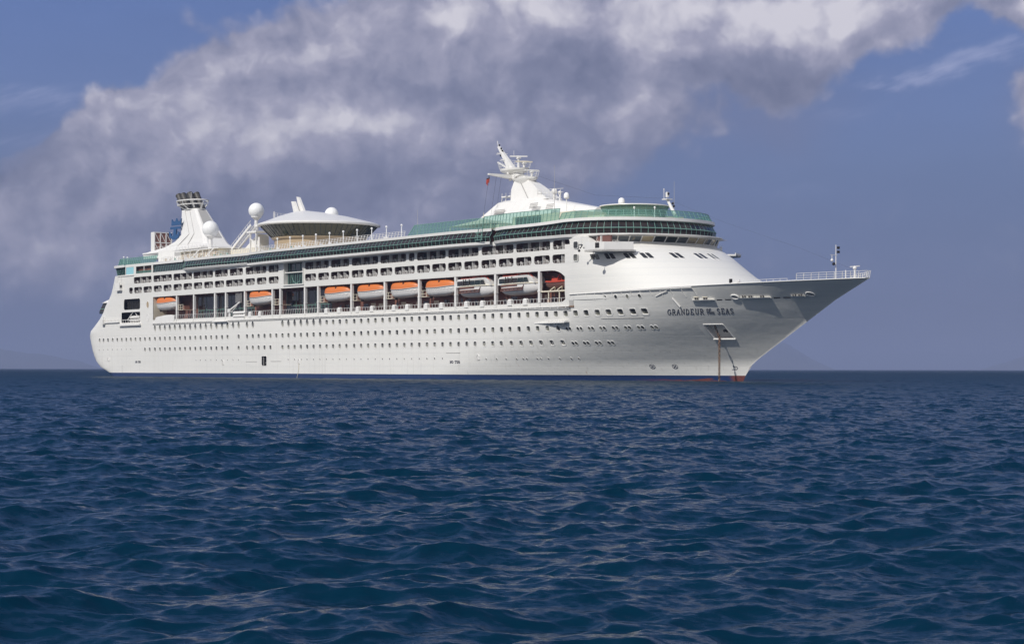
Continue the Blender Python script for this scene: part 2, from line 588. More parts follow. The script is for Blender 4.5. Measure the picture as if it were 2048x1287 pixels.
# ------------------------------------------------------------------ paint and glass
def ship_paint():
    m = mat("white_ship_paint", (0.76, 0.745, 0.70), rough=0.42, spec=0.4)
    n = NT(m)
    c = n.coords(kind='Object')
    sp = n.new('ShaderNodeSeparateXYZ'); n.link(c, sp.inputs[0])
    # horizontal plate seams every 2.7 m, butts every 9 m, faint vertical streaks and scuffs
    st = n.noise(n.coords(scale=(1.6, 1.6, 0.05)), 1.0, 6.0, 0.62)
    big = n.noise(n.coords(scale=(0.035, 0.035, 0.10)), 1.0, 4.0, 0.55, 0.5)
    scf = n.noise(n.coords(scale=(0.10, 0.10, 1.3)), 1.0, 6.0, 0.68)
    low = n.smooth(sp.outputs[2], 13.5, 1.0)
    d = n.math('MULTIPLY', n.smooth(st, 0.52, 0.80), n.math('MULTIPLY_ADD', low, 0.42, 0.08))
    d2 = n.math('MULTIPLY', n.smooth(scf, 0.55, 0.85), n.math('MULTIPLY_ADD', low, 0.38, 0.05))
    col = n.mix(n.smooth(big, 0.35, 0.7, 0.0, 0.45), (0.76, 0.745, 0.70), (0.64, 0.635, 0.60))
    col = n.mix(d, col, (0.42, 0.40, 0.36))
    col = n.mix(d2, col, (0.48, 0.50, 0.50))
    col = n.mix(n.smooth(n.math('PINGPONG', n.math('ADD', sp.outputs[2], 0.35), 1.35), 0.05, 0.0, 0, 0.30), col, (0.5, 0.5, 0.49))
    # weathering in long horizontal strokes along the strakes, thin chalky lines at the laps
    lap = n.noise(n.coords(scale=(0.012, 0.012, 2.4)), 1.0, 5.0, 0.62)
    hard = n.noise(n.coords(scale=(0.03, 0.03, 7.0)), 1.0, 3.0, 0.5)
    fwd = n.smooth(sp.outputs[0], 150, 225, 0.35, 1.0)
    col = n.mix(n.math('MULTIPLY', n.smooth(lap, 0.48, 0.70), n.math('MULTIPLY', fwd, 0.22)), col, (0.50, 0.53, 0.53))
    col = n.mix(n.math('MULTIPLY', n.smooth(hard, 0.66, 0.72), n.math('MULTIPLY', fwd, 0.5)), col, (0.86, 0.85, 0.82))
    run = n.noise(n.coords(scale=(0.55, 0.55, 0.03), loc=(3.0, 0, 0)), 1.0, 4.0, 0.6)
    col = n.mix(n.math('MULTIPLY', n.smooth(run, 0.66, 0.76), n.math('MULTIPLY', low, 0.45)), col, (0.40, 0.27, 0.17))
    n.link(col, n.b.inputs['Base Color'])
    seam = n.math('PINGPONG', n.math('ADD', sp.outputs[2], 0.35), 1.35)
    seam = n.smooth(seam, 0.0, 0.035)
    dent = n.noise(n.coords(scale=(0.5, 0.5, 0.9)), 1.0, 3.0, 0.5)
    h = n.math('MULTIPLY_ADD', dent, 2.2, seam)
    n.link(n.bump(h, 0.5, 0.035), n.b.inputs['Normal'])
    n.link(n.smooth(big, 0.3, 0.7, 0.36, 0.52), n.b.inputs['Roughness'])
    return m


def boot_paint():
    m = mat("waterline_paint", (0.02, 0.06, 0.22), rough=0.5)
    n = NT(m)
    c = n.coords(kind='Object')
    sp = n.new('ShaderNodeSeparateXYZ'); n.link(c, sp.inputs[0])
    nz = n.noise(n.coords(scale=(0.09, 0.09, 0.5)), 1.0, 6.0, 0.65, 0.6)
    a = n.smooth(sp.outputs[0], 224, 240)
    thr = n.math('MULTIPLY_ADD', sp.outputs[2], -0.42, n.math('MULTIPLY', nz, 1.1))
    red = n.math('MULTIPLY', a, n.smooth(thr, 0.60, 0.68))
    red = n.math('MAXIMUM', red, n.smooth(n.math('MULTIPLY_ADD', nz, 2.0, sp.outputs[0]), 246.4, 247.6))
    wear = n.noise(n.coords(scale=(0.5, 0.5, 1.8)), 1.0, 7.0, 0.7)
    col = n.mix(red, (0.012, 0.034, 0.115), (0.15, 0.045, 0.038))
    col = n.mix(n.smooth(wear, 0.62, 0.72, 0, 0.6), col, (0.17, 0.12, 0.11))
    n.link(col, n.b.inputs['Base Color'])
    return m


def plain_white(name="white_enamel", base=(0.78, 0.765, 0.73)):
    m = mat(name, base, rough=0.4, spec=0.4)
    n = NT(m)
    nz = n.noise(n.coords(scale=(0.6, 0.6, 0.6)), 1.0, 5.0, 0.6)
    n.link(n.mix(n.smooth(nz, 0.35, 0.75, 0, 0.25), base, tuple(b * .78 for b in base)), n.b.inputs['Base Color'])
    return m


def dark_glass(name, base, rough=0.06, tint=(0.06, 0.05, 0.04)):
    m = mat(name, base, rough=rough, spec=0.5)
    n = NT(m)
    nz = n.noise(n.coords(scale=(0.45, 0.45, 0.7)), 1.0, 3.0, 0.6)
    oi = n.new('ShaderNodeObjectInfo')
    f = n.math('ADD', nz, n.math('MULTIPLY_ADD', oi.outputs['Random'], 0.36, -0.18))
    n.link(n.mix(n.smooth(f, 0.42, 0.66), base, tint), n.b.inputs['Base Color'])
    return m


def screen_glass():
    m = bpy.data.materials.new("green_screen_glass"); m.use_nodes = True
    n = NT(m)
    n.b.inputs['Base Color'].default_value = (0.16, 0.30, 0.26, 1)
    n.b.inputs['Roughness'].default_value = 0.08
    tr = n.new('ShaderNodeBsdfTransparent'); tr.inputs[0].default_value = (0.56, 0.78, 0.71, 1)
    mx = n.new('ShaderNodeMixShader'); mx.inputs[0].default_value = 0.34
    n.link(tr.outputs[0], mx.inputs[1]); n.link(n.b.outputs[0], mx.inputs[2])
    n.link(mx.outputs[0], n.t.nodes['Material Output'].inputs['Surface'])
    return m


def orange_gel():
    base = (0.66, 0.175, 0.03)
    m = mat("orange_gelcoat", base, rough=0.45)
    n = NT(m)
    nz = n.noise(n.coords(scale=(0.8, 0.8, 1.4)), 1.0, 6.0, 0.65)
    n.link(n.mix(n.smooth(nz, 0.4, 0.75, 0, 0.45), base, (0.62, 0.20, 0.07)), n.b.inputs['Base Color'])
    return m


def rust():
    m = mat("rusty_iron", (0.10, 0.045, 0.025), rough=0.85)
    n = NT(m)
    nz = n.noise(n.coords(scale=(2.5, 2.5, 2.5)), 1.0, 6.0, 0.7)
    n.link(n.mix(n.smooth(nz, 0.42, 0.62), (0.07, 0.035, 0.022), (0.36, 0.22, 0.13)), n.b.inputs['Base Color'])
    return m


def brown_wall():  # maroon shade of the promenade recess put into the wall colour
    m = mat("shade_toned_brown", (0.22, 0.115, 0.09), rough=0.6)
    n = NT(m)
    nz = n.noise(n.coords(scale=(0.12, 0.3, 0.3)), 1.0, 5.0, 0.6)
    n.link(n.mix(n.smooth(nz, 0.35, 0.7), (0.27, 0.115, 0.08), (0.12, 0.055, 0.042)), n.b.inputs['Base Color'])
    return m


M = dict(hull=ship_paint(), boot=boot_paint(), white=plain_white(), cream=plain_white("cream_enamel", (0.72, 0.66, 0.52)),
         tan=plain_white("tan_panel", (0.42, 0.32, 0.20)), grey=mat("grey_panel", (0.40, 0.39, 0.37), rough=.6),
         glass=dark_glass("window_glass", (0.035, 0.036, 0.034), tint=(0.20, 0.20, 0.165)),
         bandglass=dark_glass("band_glass", (0.006, 0.018, 0.017), tint=(0.026, 0.018, 0.015)),
         lounge=dark_glass("lounge_glass", (0.010, 0.018, 0.008), tint=(0.05, 0.045, 0.015), rough=.12),
         bridgeglass=dark_glass("bridge_glass", (0.07, 0.085, 0.09), tint=(0.42, 0.35, 0.22), rough=.1),
         teal=mat("sea_green_frame", (0.17, 0.32, 0.27), rough=.45), screen=screen_glass(), orange=orange_gel(),
         red=mat("orange_red_paint", (0.52, 0.06, 0.03), rough=.5), rust=rust(), brown=brown_wall(),
         ceil=mat("promenade_ceiling", (0.16, 0.07, 0.055), rough=.7), cabin=mat("balcony_wall", (0.15, 0.085, 0.072), rough=.65),  # shade under the ceiling and in the balconies put into these browns
         dark=mat("dark_opening", (0.012, 0.010, 0.010), rough=.8), soot=mat("exhaust_steel", (0.075, 0.070, 0.062), rough=.5, metal=.35),
         blue=mat("emblem_blue", (0.022, 0.085, 0.21), rough=.5), navy=mat("letter_navy", (0.035, 0.040, 0.07), rough=.6),
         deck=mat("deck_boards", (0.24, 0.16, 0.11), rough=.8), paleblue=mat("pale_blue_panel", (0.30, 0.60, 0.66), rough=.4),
         wire=mat("wire_rope", (0.05, 0.05, 0.06), rough=.7), lamp=plain_white("lamp_globe", (0.85, 0.85, 0.83)),
         gold=mat("brass_fitting", (0.55, 0.40, 0.18), rough=.5), boat=plain_white("boat_white", (0.80, 0.78, 0.75)))

# ------------------------------------------------------------------ the hull form (metres; x from the stern, z from the waterline)
AFT = [(-2, 13.1), (0, 10.6), (.86, 8.3), (2.0, 2.5), (3.6, -1.0), (6, -3.6), (8.5, -5.1), (10.5, -6.0), (11.3, -6.7), (12.9, -4.0), (13.4, -2.4), (16, 3.1), (18.5, 5.5), (21.2, 9.7), (25.9, 12.9), (30, 13.3)]
STEM = [(-2, 247), (0, 248.2), (1.5, 249.2), (2.5, 250.0), (3.6, 251.9), (13.5, 271.2), (16.8, 279.0), (18, 281.5)]
ENT = [(-2, 170), (0, 172), (6.6, 185), (9.35, 190), (12, 195), (17, 204)]
PWR = [(-2, 1.55), (0, 1.6), (3, 1.85), (6.6, 2.25), (9.35, 2.69), (12, 3.0), (17, 3.3)]


def itp(z, t): return np.interp(z, [a for a, b in t], [b for a, b in t])
def xaft(z): return itp(z, AFT)
def xstem(z): return itp(z, STEM)


def H(x, z):
    """half breadth of the hull"""
    s = np.clip((xstem(z) - x) / (xstem(z) - itp(z, ENT)), 0, 1)
    g = 1 - (1 - s) ** itp(z, PWR)
    t = np.clip((24 - x) / (24 - xaft(z)), 0, 1)
    k = np.clip(1 - t ** (2 / .24), 0, 1) ** .12
    return 16.1 * g * k


def zg(x):
    """gunwale height forward"""
    return 15.65 + 1.2 * np.clip((x - 218) / 61, 0, 1) ** 1.2


def hull_pt(x, z, d=0.0):
    """point on the starboard side, d metres proud of it"""
    y = float(H(x, z)); e = .25
    dx = float(H(x + e, z) - H(x - e, z)) / (2 * e); dz = float(H(x, z + e) - H(x, z - e)) / (2 * e)
    nrm = Vector((-dx, -1, -dz)).normalized()
    return Vector((x, -y, z)) + nrm * d


def rrect(x0, x1, z0, z1, r, k=4):
    """rounded rectangle: four corner groups of k points; r may be (ll, lr, ur, ul) of (rx, rz)"""
    rr = [(q if isinstance(q, tuple) else (q, q)) for q in (r if isinstance(r, list) else [r] * 4)]
    out = []
    for (cx, cz, a0, (rx, rz)) in ((x0 + rr[0][0], z0 + rr[0][1], 180, rr[0]), (x1 - rr[1][0], z0 + rr[1][1], 270, rr[1]),
                                   (x1 - rr[2][0], z1 - rr[2][1], 0, rr[2]), (x0 + rr[3][0], z1 - rr[3][1], 90, rr[3])):
        for i in range(k):
            t = R(a0 + 90 * i / (k - 1)); out.append((cx + rx * math.cos(t), cz + rz * math.sin(t)))
    return out


class Skin:
    """the shell plating as one surface, with openings"""
    def __init__(s, side=-1):
        s.mb = MB(); s.n = []; s.side = side; s.surf = H

    def vert(s, x, z, y=None):
        yy = float(s.surf(x, z)); e = .2
        dx = float(s.surf(x + e, z) - s.surf(x - e, z)) / (2 * e); dz = float(s.surf(x, z + e) - s.surf(x, z - e)) / (2 * e)
        nv = Vector((-dx, 1, -dz)).normalized()
        s.mb.v.append((x, s.side * yy, z)); s.n.append((nv.x, s.side * nv.y, nv.z))
        return len(s.mb.v) - 1

    def quad(s, ids, m):
        s.mb.face(ids if s.side < 0 else ids[::-1], m)

    def grid(s, fx, nx, z0, z1, nz, m, zt=None):
        """fx(u, z) gives x for u in 0..1"""
        ids = []
        for j in range(nz + 1):
            row = []
            for i in range(nx + 1):
                u, w = i / nx, j / nz
                z = z0 + (z1 - z0) * w
                x = fx(u, z)
                if zt is not None:
                    for _ in range(3):
                        z = z0 + (zt(x) - z0) * w; x = fx(u, z)
                row.append(s.vert(x, z))
            ids.append(row)
        for j in range(nz):
            for i in range(nx):
                s.quad((ids[j][i], ids[j][i + 1], ids[j + 1][i + 1], ids[j + 1][i]), m)

    def cell(s, x0, x1, z0, z1, hole, m):
        """panel x0..x1, z0..z1 pierced by hole (from rrect)"""
        k = len(hole) // 4
        cor = [(x0, z0), (x1, z0), (x1, z1), (x0, z1)]
        outer = []
        for g in range(4):
            for i in range(k):
                hx, hz = hole[g * k + i]; cx, cz = cor[g]
                if i == 0: outer.append((cx, hz) if g in (0, 2) else (hx, cz))
                elif i == k - 1: outer.append((hx, cz) if g in (0, 2) else (cx, hz))
                else: outer.append((cx, cz))
        hi = [s.vert(*p) for p in hole]; cache = {}
        oi = []
        for p in outer:
            q = (round(p[0], 4), round(p[1], 4))
            if q not in cache: cache[q] = s.vert(*p)
            oi.append(cache[q])
        N = len(hole)
        for i in range(N):
            j = (i + 1) % N
            f = [oi[i], oi[j], hi[j], hi[i]]
            if oi[i] == oi[j]: f = [oi[i], hi[j], hi[i]]
            s.quad(tuple(f), m)

    def strip(s, xa, xb, z0, z1, cells, m, step=4.0, nz=2, left=None, right=None):
        """row of plating; left/right: 'aft' and 'stem' let the ends follow the hull's own ends"""
        x = xa
        if left == 'aft':
            s.grid(lambda u, z: xaft(z) + (xa - xaft(z)) * (u ** 2.2), 14, z0, z1, nz, m)
        for (c0, c1, hole) in sorted(cells, key=lambda q: q[0]):
            if c0 - x > 1e-4:
                a = x; n_ = max(1, int((c0 - a) / step + .5)); s.grid(lambda u, z: a + (c0 - a) * u, n_, z0, z1, nz, m)
            s.cell(c0, c1, z0, z1, hole, m); x = c1
        if xb - x > 1e-4:
            a = x; n_ = max(1, int((xb - a) / step + .5)); s.grid(lambda u, z: a + (xb - a) * u, n_, z0, z1, nz, m)
        if right == 'stem':
            s.grid(lambda u, z: xb + (xstem(z) - xb) * (1 - (1 - u) ** 1.6), 22, z0, z1, nz, m)

    def build(s, name, mats, parent):
        me = bpy.data.meshes.new(name)
        me.from_pydata(s.mb.v, [], s.mb.f)
        for q in mats: me.materials.append(q)
        me.polygons.foreach_set("material_index", s.mb.m)
        me.polygons.foreach_set("use_smooth", [True] * len(me.polygons))
        me.normals_split_custom_set_from_vertices(s.n)
        me.update()
        return link_obj(bpy.data.objects.new(name, me), parent)


# ------------------------------------------------------------------ opening lists, metres from the stern
ROW_TOP = [129.09, 131.95, 134.83, 137.71, 141.01, 143.91, 146.84, 149.78, 152.68, 155.55, 158.46, 161.36, 164.24, 167.16, 170.05, 172.94, 175.84, 178.77, 181.7, 184.6, 187.53, 190.73, 193.68, 196.6, 199.45, 202.41, 205.25, 208.18, 211.04, 213.9, 216.76, 219.57, 222.45, 225.41, 228.26, 231.12, 234.1, 236.75]
ROW_MID = [5.73, 8.4, 11.36, 14.4, 17.38, 20.26, 23.16, 26.04, 28.95, 31.83, 34.74, 37.63, 40.8, 43.79, 46.69, 49.57, 52.52, 55.4, 58.3, 61.17, 64.06, 66.97, 69.86, 72.72, 75.59, 78.54, 81.4, 87.19, 91.44, 94.36, 97.26, 100.17, 103.05, 105.9, 108.85, 111.68, 114.57, 117.47, 120.34, 123.26, 126.19, 129.09, 131.95, 134.83, 137.71, 141.01, 143.91, 146.84, 149.78, 152.68, 155.55, 158.46, 161.36, 164.24, 167.16, 170.05, 172.94, 175.84, 178.77, 181.7, 184.6, 187.53, 190.73, 193.68, 196.57, 199.36, 202.3, 205.22, 208.03, 210.89, 213.9]
ROW_LOW = [34.74, 37.63, 40.8, 43.79, 46.69, 49.57, 52.52, 55.4, 58.3, 61.17, 64.06, 66.97, 69.86, 72.72, 75.59, 78.54, 81.4, 87.19, 91.44, 94.36, 97.26, 100.17, 103.05, 108.85, 111.68, 114.57, 117.47, 120.34, 123.26, 126.19, 129.09, 131.95, 134.83, 137.71, 141.01, 143.91, 146.84, 149.78, 152.68, 155.55, 158.46, 161.36, 164.24, 167.16, 170.05, 172.94, 175.84, 178.77, 181.7, 184.6, 187.52, 190.66, 193.5, 196.26, 199.41, 202.34, 205.24, 208.08, 210.99, 213.87]
OVALS = [40.8, 43.79, 46.69, 49.57, 52.52, 55.4, 58.3, 61.17, 64.06, 66.97, 69.86, 72.72, 75.59, 78.54, 81.4, 84.33, 87.19, 91.44, 94.36, 108.85, 111.68, 114.57, 117.47, 120.34, 123.26, 126.19]
PORTS = [(x, 6.9) for x in (5.4, 8.4, 11.36, 14.4, 17.38, 20.26, 23.16, 26.04)] + [(x, 3.95) for x in (64.55, 66.88, 69.76, 72.62, 75.59, 78.26, 81.4, 84.33, 87.19, 111.6, 114.65, 117.76, 120.34, 123.26, 126.19, 129.09, 131.95, 134.83, 137.79, 141.01, 143.91, 146.84, 149.78, 152.68, 155.55, 158.46, 161.36, 164.24, 167.16, 170.05, 172.94, 175.84)] + \
    [(x, 3.8) for x in (190.77, 193.96, 196.79, 199.74, 201.61, 202.6, 205.42, 206.37, 208.34, 211.17, 214.04, 215.84)]
PAIRS = [(x, 9.28) for x in (216.75, 219.64, 222.57, 225.45, 228.41, 231.28, 234.14, 237.0)] + [(x, 6.62) for x in (216.82, 219.69, 222.56, 225.43)]
DECK7 = [(24.83, 27.17), (27.93, 32.84), (33.7, 38.8), (39.92, 44.75), (45.74, 50.49), (51.57, 56.39), (57.29, 62.17), (63.06, 67.85), (68.77, 73.67), (74.57, 79.53), (80.46, 89.39), (90.5, 95.36), (96.24, 101.05), (102.08, 106.96), (119.23, 124.33), (125.2, 130.08), (130.85, 138.83), (139.84, 144.93), (145.85, 150.79), (151.68, 156.55), (157.44, 165.33), (166.12, 171.12), (171.85, 176.99), (177.77, 182.72), (183.59, 188.72), (189.64, 194.75), (195.58, 200.59), (201.4, 206.48), (207.27, 212.35), (213.12, 218.43)]
DECK8 = [(27.76, 38.63), (39.75, 50.65), (51.57, 62.17), (62.85, 73.67), (74.57, 81.49), (82.46, 89.29), (90.63, 101.0), (101.99, 106.96), (119.23, 129.96), (130.85, 138.83), (139.84, 150.83), (151.72, 162.0), (163.0, 165.2), (166.08, 176.91), (177.77, 188.69), (189.71, 200.59), (201.4, 212.44), (213.27, 218.52)]
POSTS = [53.2, 62.9, 74.4, 80.2, 90.0, 103.7, 107.5, 119.0, 125.0, 139.5, 153.3, 166.75, 180.3, 194.3, 208.9]

# ------------------------------------------------------------------ the ship
ship = link_obj(bpy.data.objects.new("cruise_ship", None))
ship.matrix_world = SHIP_M
tag(ship, "huge white cruise ship at anchor, with green glass bands and orange-topped lifeboats", "cruise ship")


def win_hole(x, z, w, h, r): return rrect(x - w / 2, x + w / 2, z - h / 2, z + h / 2, r)


def big_top(x): return 1.05 + .35 * min(1, max(0, (x - 196) / 40))


def make_hull():
    sk = Skin(-1)
    # waterline belt
    sk.strip(20, 238, -2, .75, [], 1, step=4, nz=3, left='aft', right='stem')
    # door and lower strake
    door = rrect(98.75, 101.2, 2.55, 4.75, .3)
    sk.strip(20, 238, .75, 5.3, [(98, 102, door)], 0, step=4, nz=3, left='aft', right='stem')
    c = [(x - 1.1, x + 1.1, win_hole(x, 6.75, 1.0, .95, .25)) for x in ROW_LOW]
    sk.strip(20, 238, 5.3, 8.1, c, 0, step=3, nz=2, left='aft')
    c = [(x - 1.0, x + 1.0, win_hole(x, 9.42, 1.02, 1.0, .25)) for x in ROW_MID]
    sk.strip(4.2, 238, 8.1, 10.7, c, 0, step=3, nz=2, left='aft')
    c = [(x - 1.1, x + 1.1, win_hole(x, 12.06, big_top(x), 1.05, .26)) for x in ROW_TOP] + \
        [(x - 1.1, x + 1.1, rrect(x - .62, x + .62, 12.14 - .85, 12.14 + .85, (.619, .849))) for x in OVALS]
    sk.strip(20, 238, 10.7, 13.4, c, 0, step=3, nz=2, left='aft')
    # bow forward of 238
    pocket = rrect(246.9, 250.4, 7.2, 9.62, .15)
    fx = lambda u, z: 238 + (xstem(z) - 238) * (1 - (1 - u) ** 1.6)
    sk.grid(fx, 26, 5.3, 6.6, 1, 0)
    sk.strip(238, 253, 6.6, 10.3, [(245.6, 251.8, pocket)], 0, step=2, nz=3)
    sk.grid(lambda u, z: 253 + (xstem(z) - 253) * u, 12, 6.6, 10.3, 3, 0)
    sk.grid(fx, 26, 10.3, 13.4, 3, 0)
    sk.grid(lambda u, z: 219.6 + (xstem(z) - 219.6) * (1 - (1 - u) ** 1.5), 36, 13.4, 16, 4, 0, zt=zg)
    # stern block above the promenade line
    b = rrect(20.1, 31.7, 13.85, 16.6, .35); a = rrect(21.6, 31.7, 17.25, 20.05, .6)
    sk.strip(18, 39.5, 13.4, 17.0, [(19.5, 32.4, b)], 0, left='aft')
    sk.strip(20, 39.5, 17.0, 20.3, [(21, 32.4, a)], 0, left='aft')
    rec = rrect(39.6, 217.9, 14.25, 20.15, [(.05, .05), (2.2, 2.6), (5.2, 3.0), (.05, .05)], k=8)
    sk.strip(39.5, 219.6, 13.4, 20.3, [(39.5, 218.6, rec)], 0, step=3)
    gap7 = rrect(109.6, 118.6, 20.75, 23.58, .02); gap8 = rrect(109.6, 118.6, 23.62, 26.3, .02)
    c = [(x0 - .3, x1 + .3, rrect(x0, x1, 21.45, 23.03, .5)) for x0, x1 in DECK7] + [(109.3, 118.8, gap7)]
    sk.strip(22, 219.6, 20.3, 23.6, c, 0, left='aft')
    c = [(x0 - .3, x1 + .3, rrect(x0, x1, 24.0, 25.65, .45)) for x0, x1 in DECK8] + [(109.3, 118.8, gap8)]
    sk.strip(24, 219.6, 23.6, 26.4, c, 0, left='aft')
    hull = sk.build("hull", [M['hull'], M['boot']], ship)
    # far side, plain plating
    pk = Skin(1)
    pk.strip(20, 238, -2, .75, [], 1, step=8, nz=2, left='aft', right='stem')
    pk.strip(20, 238, .75, 13.4, [], 0, step=8, nz=6, left='aft', right='stem')
    pk.grid(lambda u, z: 219.6 + (xstem(z) - 219.6) * (1 - (1 - u) ** 1.5), 30, 13.4, 16, 3, 0, zt=zg)
    pk.strip(22, 219.6, 13.4, 26.4, [], 0, step=8, nz=5, left='aft')
    pk.build("port_side_plating", [M['hull'], M['boot']], ship)
    # rounded back edge where the plating ends
    return hull


make_hull()


def on_hull(pts, d):
    return [hull_pt(x, z, d) for x, z in pts]


def window_mesh(name, x, z, hole, depth, scale=1.28, mull=0, parent=ship, glass=1):
    """a white rim standing proud, a reveal and the sunk pane"""
    mb = MB()
    N = len(hole)
    cx = sum(p[0] for p in hole) / N; cz = sum(p[1] for p in hole) / N
    big = [(cx + (px - cx) * scale, cz + (pz - cz) * scale) for px, pz in hole]
    o0 = on_hull(big, .0); o1 = on_hull(big, .035); h1 = on_hull(hole, .035); h0 = on_hull(hole, -depth)
    off = Vector((x, -float(H(x, z)), z))
    rings = [[p - off for p in q] for q in (o0, o1, h1, h0)]
    mb.loft(rings, cap=False, m=0)
    mb.poly(rings[3], glass)
    if mull:
        t = .07
        for k in range(mull):
            xx = cx + (k + 1 - (mull + 1) / 2) * (max(p[0] for p in hole) - min(p[0] for p in hole)) / (mull + 1)
            zt = max(p[1] for p in hole); zb = min(p[1] for p in hole)
            a = [p - off for p in on_hull([(xx, zb + .02), (xx, zt - .02)], -depth + .04)]
            mb.bar(a[0], a[1], t, .06, m=0)
    o = mb.build(name, [M['white'], M['glass']], parent)
    o.location = off
    return o


def make_windows():
    specs = []
    for x in ROW_TOP: specs.append((x, 12.06, big_top(x), 1.05, .26))
    for x in ROW_MID: specs.append((x, 9.42, 1.02, 1.0, .25))
    for x in ROW_LOW: specs.append((x, 6.75, 1.0, .95, .25))
    specs.sort(key=lambda s: -s[0])
    near, far = specs[:100], specs[100:]
    proto = {}
    objs = []
    for (x, z, w, h, r) in near:
        key = (z, round(w, 2))
        flat = x < 186
        if flat and key in proto:
            c = clone(proto[key], ship, x, -float(H(x, z)), z)
            continue
        o = window_mesh("window", x, z, win_hole(x, z, w, h, r), .22, mull=1 if z < 7 else 0)
        if flat: proto[key] = o
    mb = MB()
    for (x, z, w, h, r) in far:
        hole = win_hole(x, z, w, h, r)
        big = [(x + (px - x) * 1.28, z + (pz - z) * 1.28) for px, pz in hole]
        rings = [on_hull(big, 0), on_hull(big, .035), on_hull(hole, .035), on_hull(hole, -.22)]
        mb.loft(rings, cap=False, m=0); mb.poly(rings[3], 1)
    o = mb.build("window", [M['white'], M['glass']], ship); tag(o, kind='stuff')
    # tall oval windows
    p = None
    for x in OVALS:
        if p is None:
            p = window_mesh("oval_window", x, 12.14, rrect(x - .62, x + .62, 11.29, 12.99, (.619, .849)), .2, 1.1, mull=1)
        else:
            clone(p, ship, x, -16.1, 12.14)
    # small round ports: brass-dark glass in a raised ring
    def port(x, z, r):
        mb = MB(); off = hull_pt(x, z)
        ring = lambda q, d: [hull_pt(x + q * math.cos(t), z + q * math.sin(t), d) - off for t in [2 * math.pi * k / 12 for k in range(12)]]
        mb.loft([ring(r * 1.4, 0), ring(r * 1.35, .04), ring(r, .05), ring(r, .012)], cap=False, m=0)
        mb.poly(ring(r, .012), 1)
        o = mb.build("porthole", [M['white'], M['glass']], ship); o.location = off
        return o
    p = None
    for x, z in PORTS:
        if 20 < x < 170:
            if p is None: p = port(x, z, .17)
            else: clone(p, ship, x, -16.1, z)
        else: port(x, z, .19)
    for x, z in PAIRS:
        for dx in (-.42, .42): port(x + dx, z, .33)
    for x in (225.34, 228.15, 230.95, 233.85, 236.81): port(x, 14.77, .36)
    # side door
    mb = MB()
    hole = rrect(98.75, 101.2, 2.55, 4.75, .3)
    big = [(99.97 + (px - 99.97) * 1.08, 3.65 + (pz - 3.65) * 1.08) for px, pz in hole]
    mb.loft([on_hull(big, 0), on_hull(big, .04), on_hull(hole, .04), on_hull(hole, -.08)], cap=False, m=0)
    mb.loft([on_hull(hole, -.08), on_hull(hole, -1.2)], cap=False, m=1)  # recess sides painted near-black to stand for the shade inside
    mb.poly(on_hull(hole, -1.2), 1)
    mb.box(99.2, 99.32, -15.9, -15.7, 2.6, 4.6, 2); mb.box(99.1, 100.9, -15.4, -15.3, 3.2, 3.3, 2)
    mb.box(100.3, 100.7, -15.4, -15.2, 2.6, 3.6, 2)
    mb.build("side_door", [M['white'], M['dark'], M['grey']], ship)


make_windows()


def make_balconies():
    def balcony(x0, x1, z0, z1, r, ncab, seed):
        rg = random.Random(seed)
        mb = MB(); hole = rrect(x0, x1, z0, z1, r)
        fr = [[(x, -16.1, z) for x, z in hole], [(x, -15.95, z) for x, z in hole]]
        mb.loft(fr, cap=False, m=0)
        bx0, bx1, zf, zt, yb = x0 - .25, x1 + .25, z0 - .15, z1 + .1, -14.45
        mb.poly([(bx0, -15.96, zf), (bx1, -15.96, zf), (bx1, yb, zf), (bx0, yb, zf)], 3)
        mb.poly([(bx0, -15.96, zt), (bx0, yb, zt), (bx1, yb, zt), (bx1, -15.96, zt)], 1)
        mb.poly([(bx0, yb, zf), (bx1, yb, zf), (bx1, yb, zt), (bx0, yb, zt)], 1)
        for x in (bx0, bx1): mb.poly([(x, -15.96, zf), (x, yb, zf), (x, yb, zt), (x, -15.96, zt)], 1)
        w = (x1 - x0) / ncab
        for k in range(ncab):
            a = x0 + w * k
            mb.box(a + .5 * w - .1, a + w - .35, yb - .03, yb + .01, zf + .02, zt - .25, 2)          # glass door to the cabin
            mb.box(a + .12, a + .5 * w - .25, yb - .03, yb + .01, zf + .02, zt - .25, 2)
            if k: mb.box(a - .04, a + .04, -15.9, -15.2, zf, zt, 0); mb.box(a - .035, a + .035, -15.2, yb, zf, zt, 1)                                    # partition
            if k and rg.random() < .8:
                mb.bar((a + .1, -15.8, z1 - .1), (a + .45, -15.3, zf + .75), .06, .06, m=0)         # brace
            cxx = a + w * (.25 + .3 * rg.random())                                                   # chair
            mb.box(cxx - .28, cxx + .28, -15.6, -15.1, zf + .38, zf + .44, 0)
            mb.box(cxx - .26, cxx - .22, -15.6, -15.56, zf, zf + .85, 0)
            mb.box(cxx + .22, cxx + .26, -15.6, -15.56, zf, zf + .42, 0)
            mb.bar((cxx - .25, -15.35, zf + .42), (cxx - .45, -15.35, zf + .95), .4, .05, m=0)
            for q in (.2, .5, .8):
                mb.box(a + w * q - .025, a + w * q + .025, -15.98, -15.94, z0 - .02, z0 + .5, 0)      # balustrade posts
        mb.box(x0 + .02, x1 - .02, -15.98, -15.94, z0 + .48, z0 + .51, 0)
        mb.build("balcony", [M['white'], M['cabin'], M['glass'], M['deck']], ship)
    for i, (x0, x1) in enumerate(DECK7):
        L = x1 - x0
        balcony(x0, x1, 21.45, 23.03, .5, 1 if L < 3 else (2 if L < 6 else 3), i)
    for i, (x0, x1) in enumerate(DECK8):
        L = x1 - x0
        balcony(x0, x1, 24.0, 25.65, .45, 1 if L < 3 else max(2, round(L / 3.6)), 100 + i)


make_balconies()


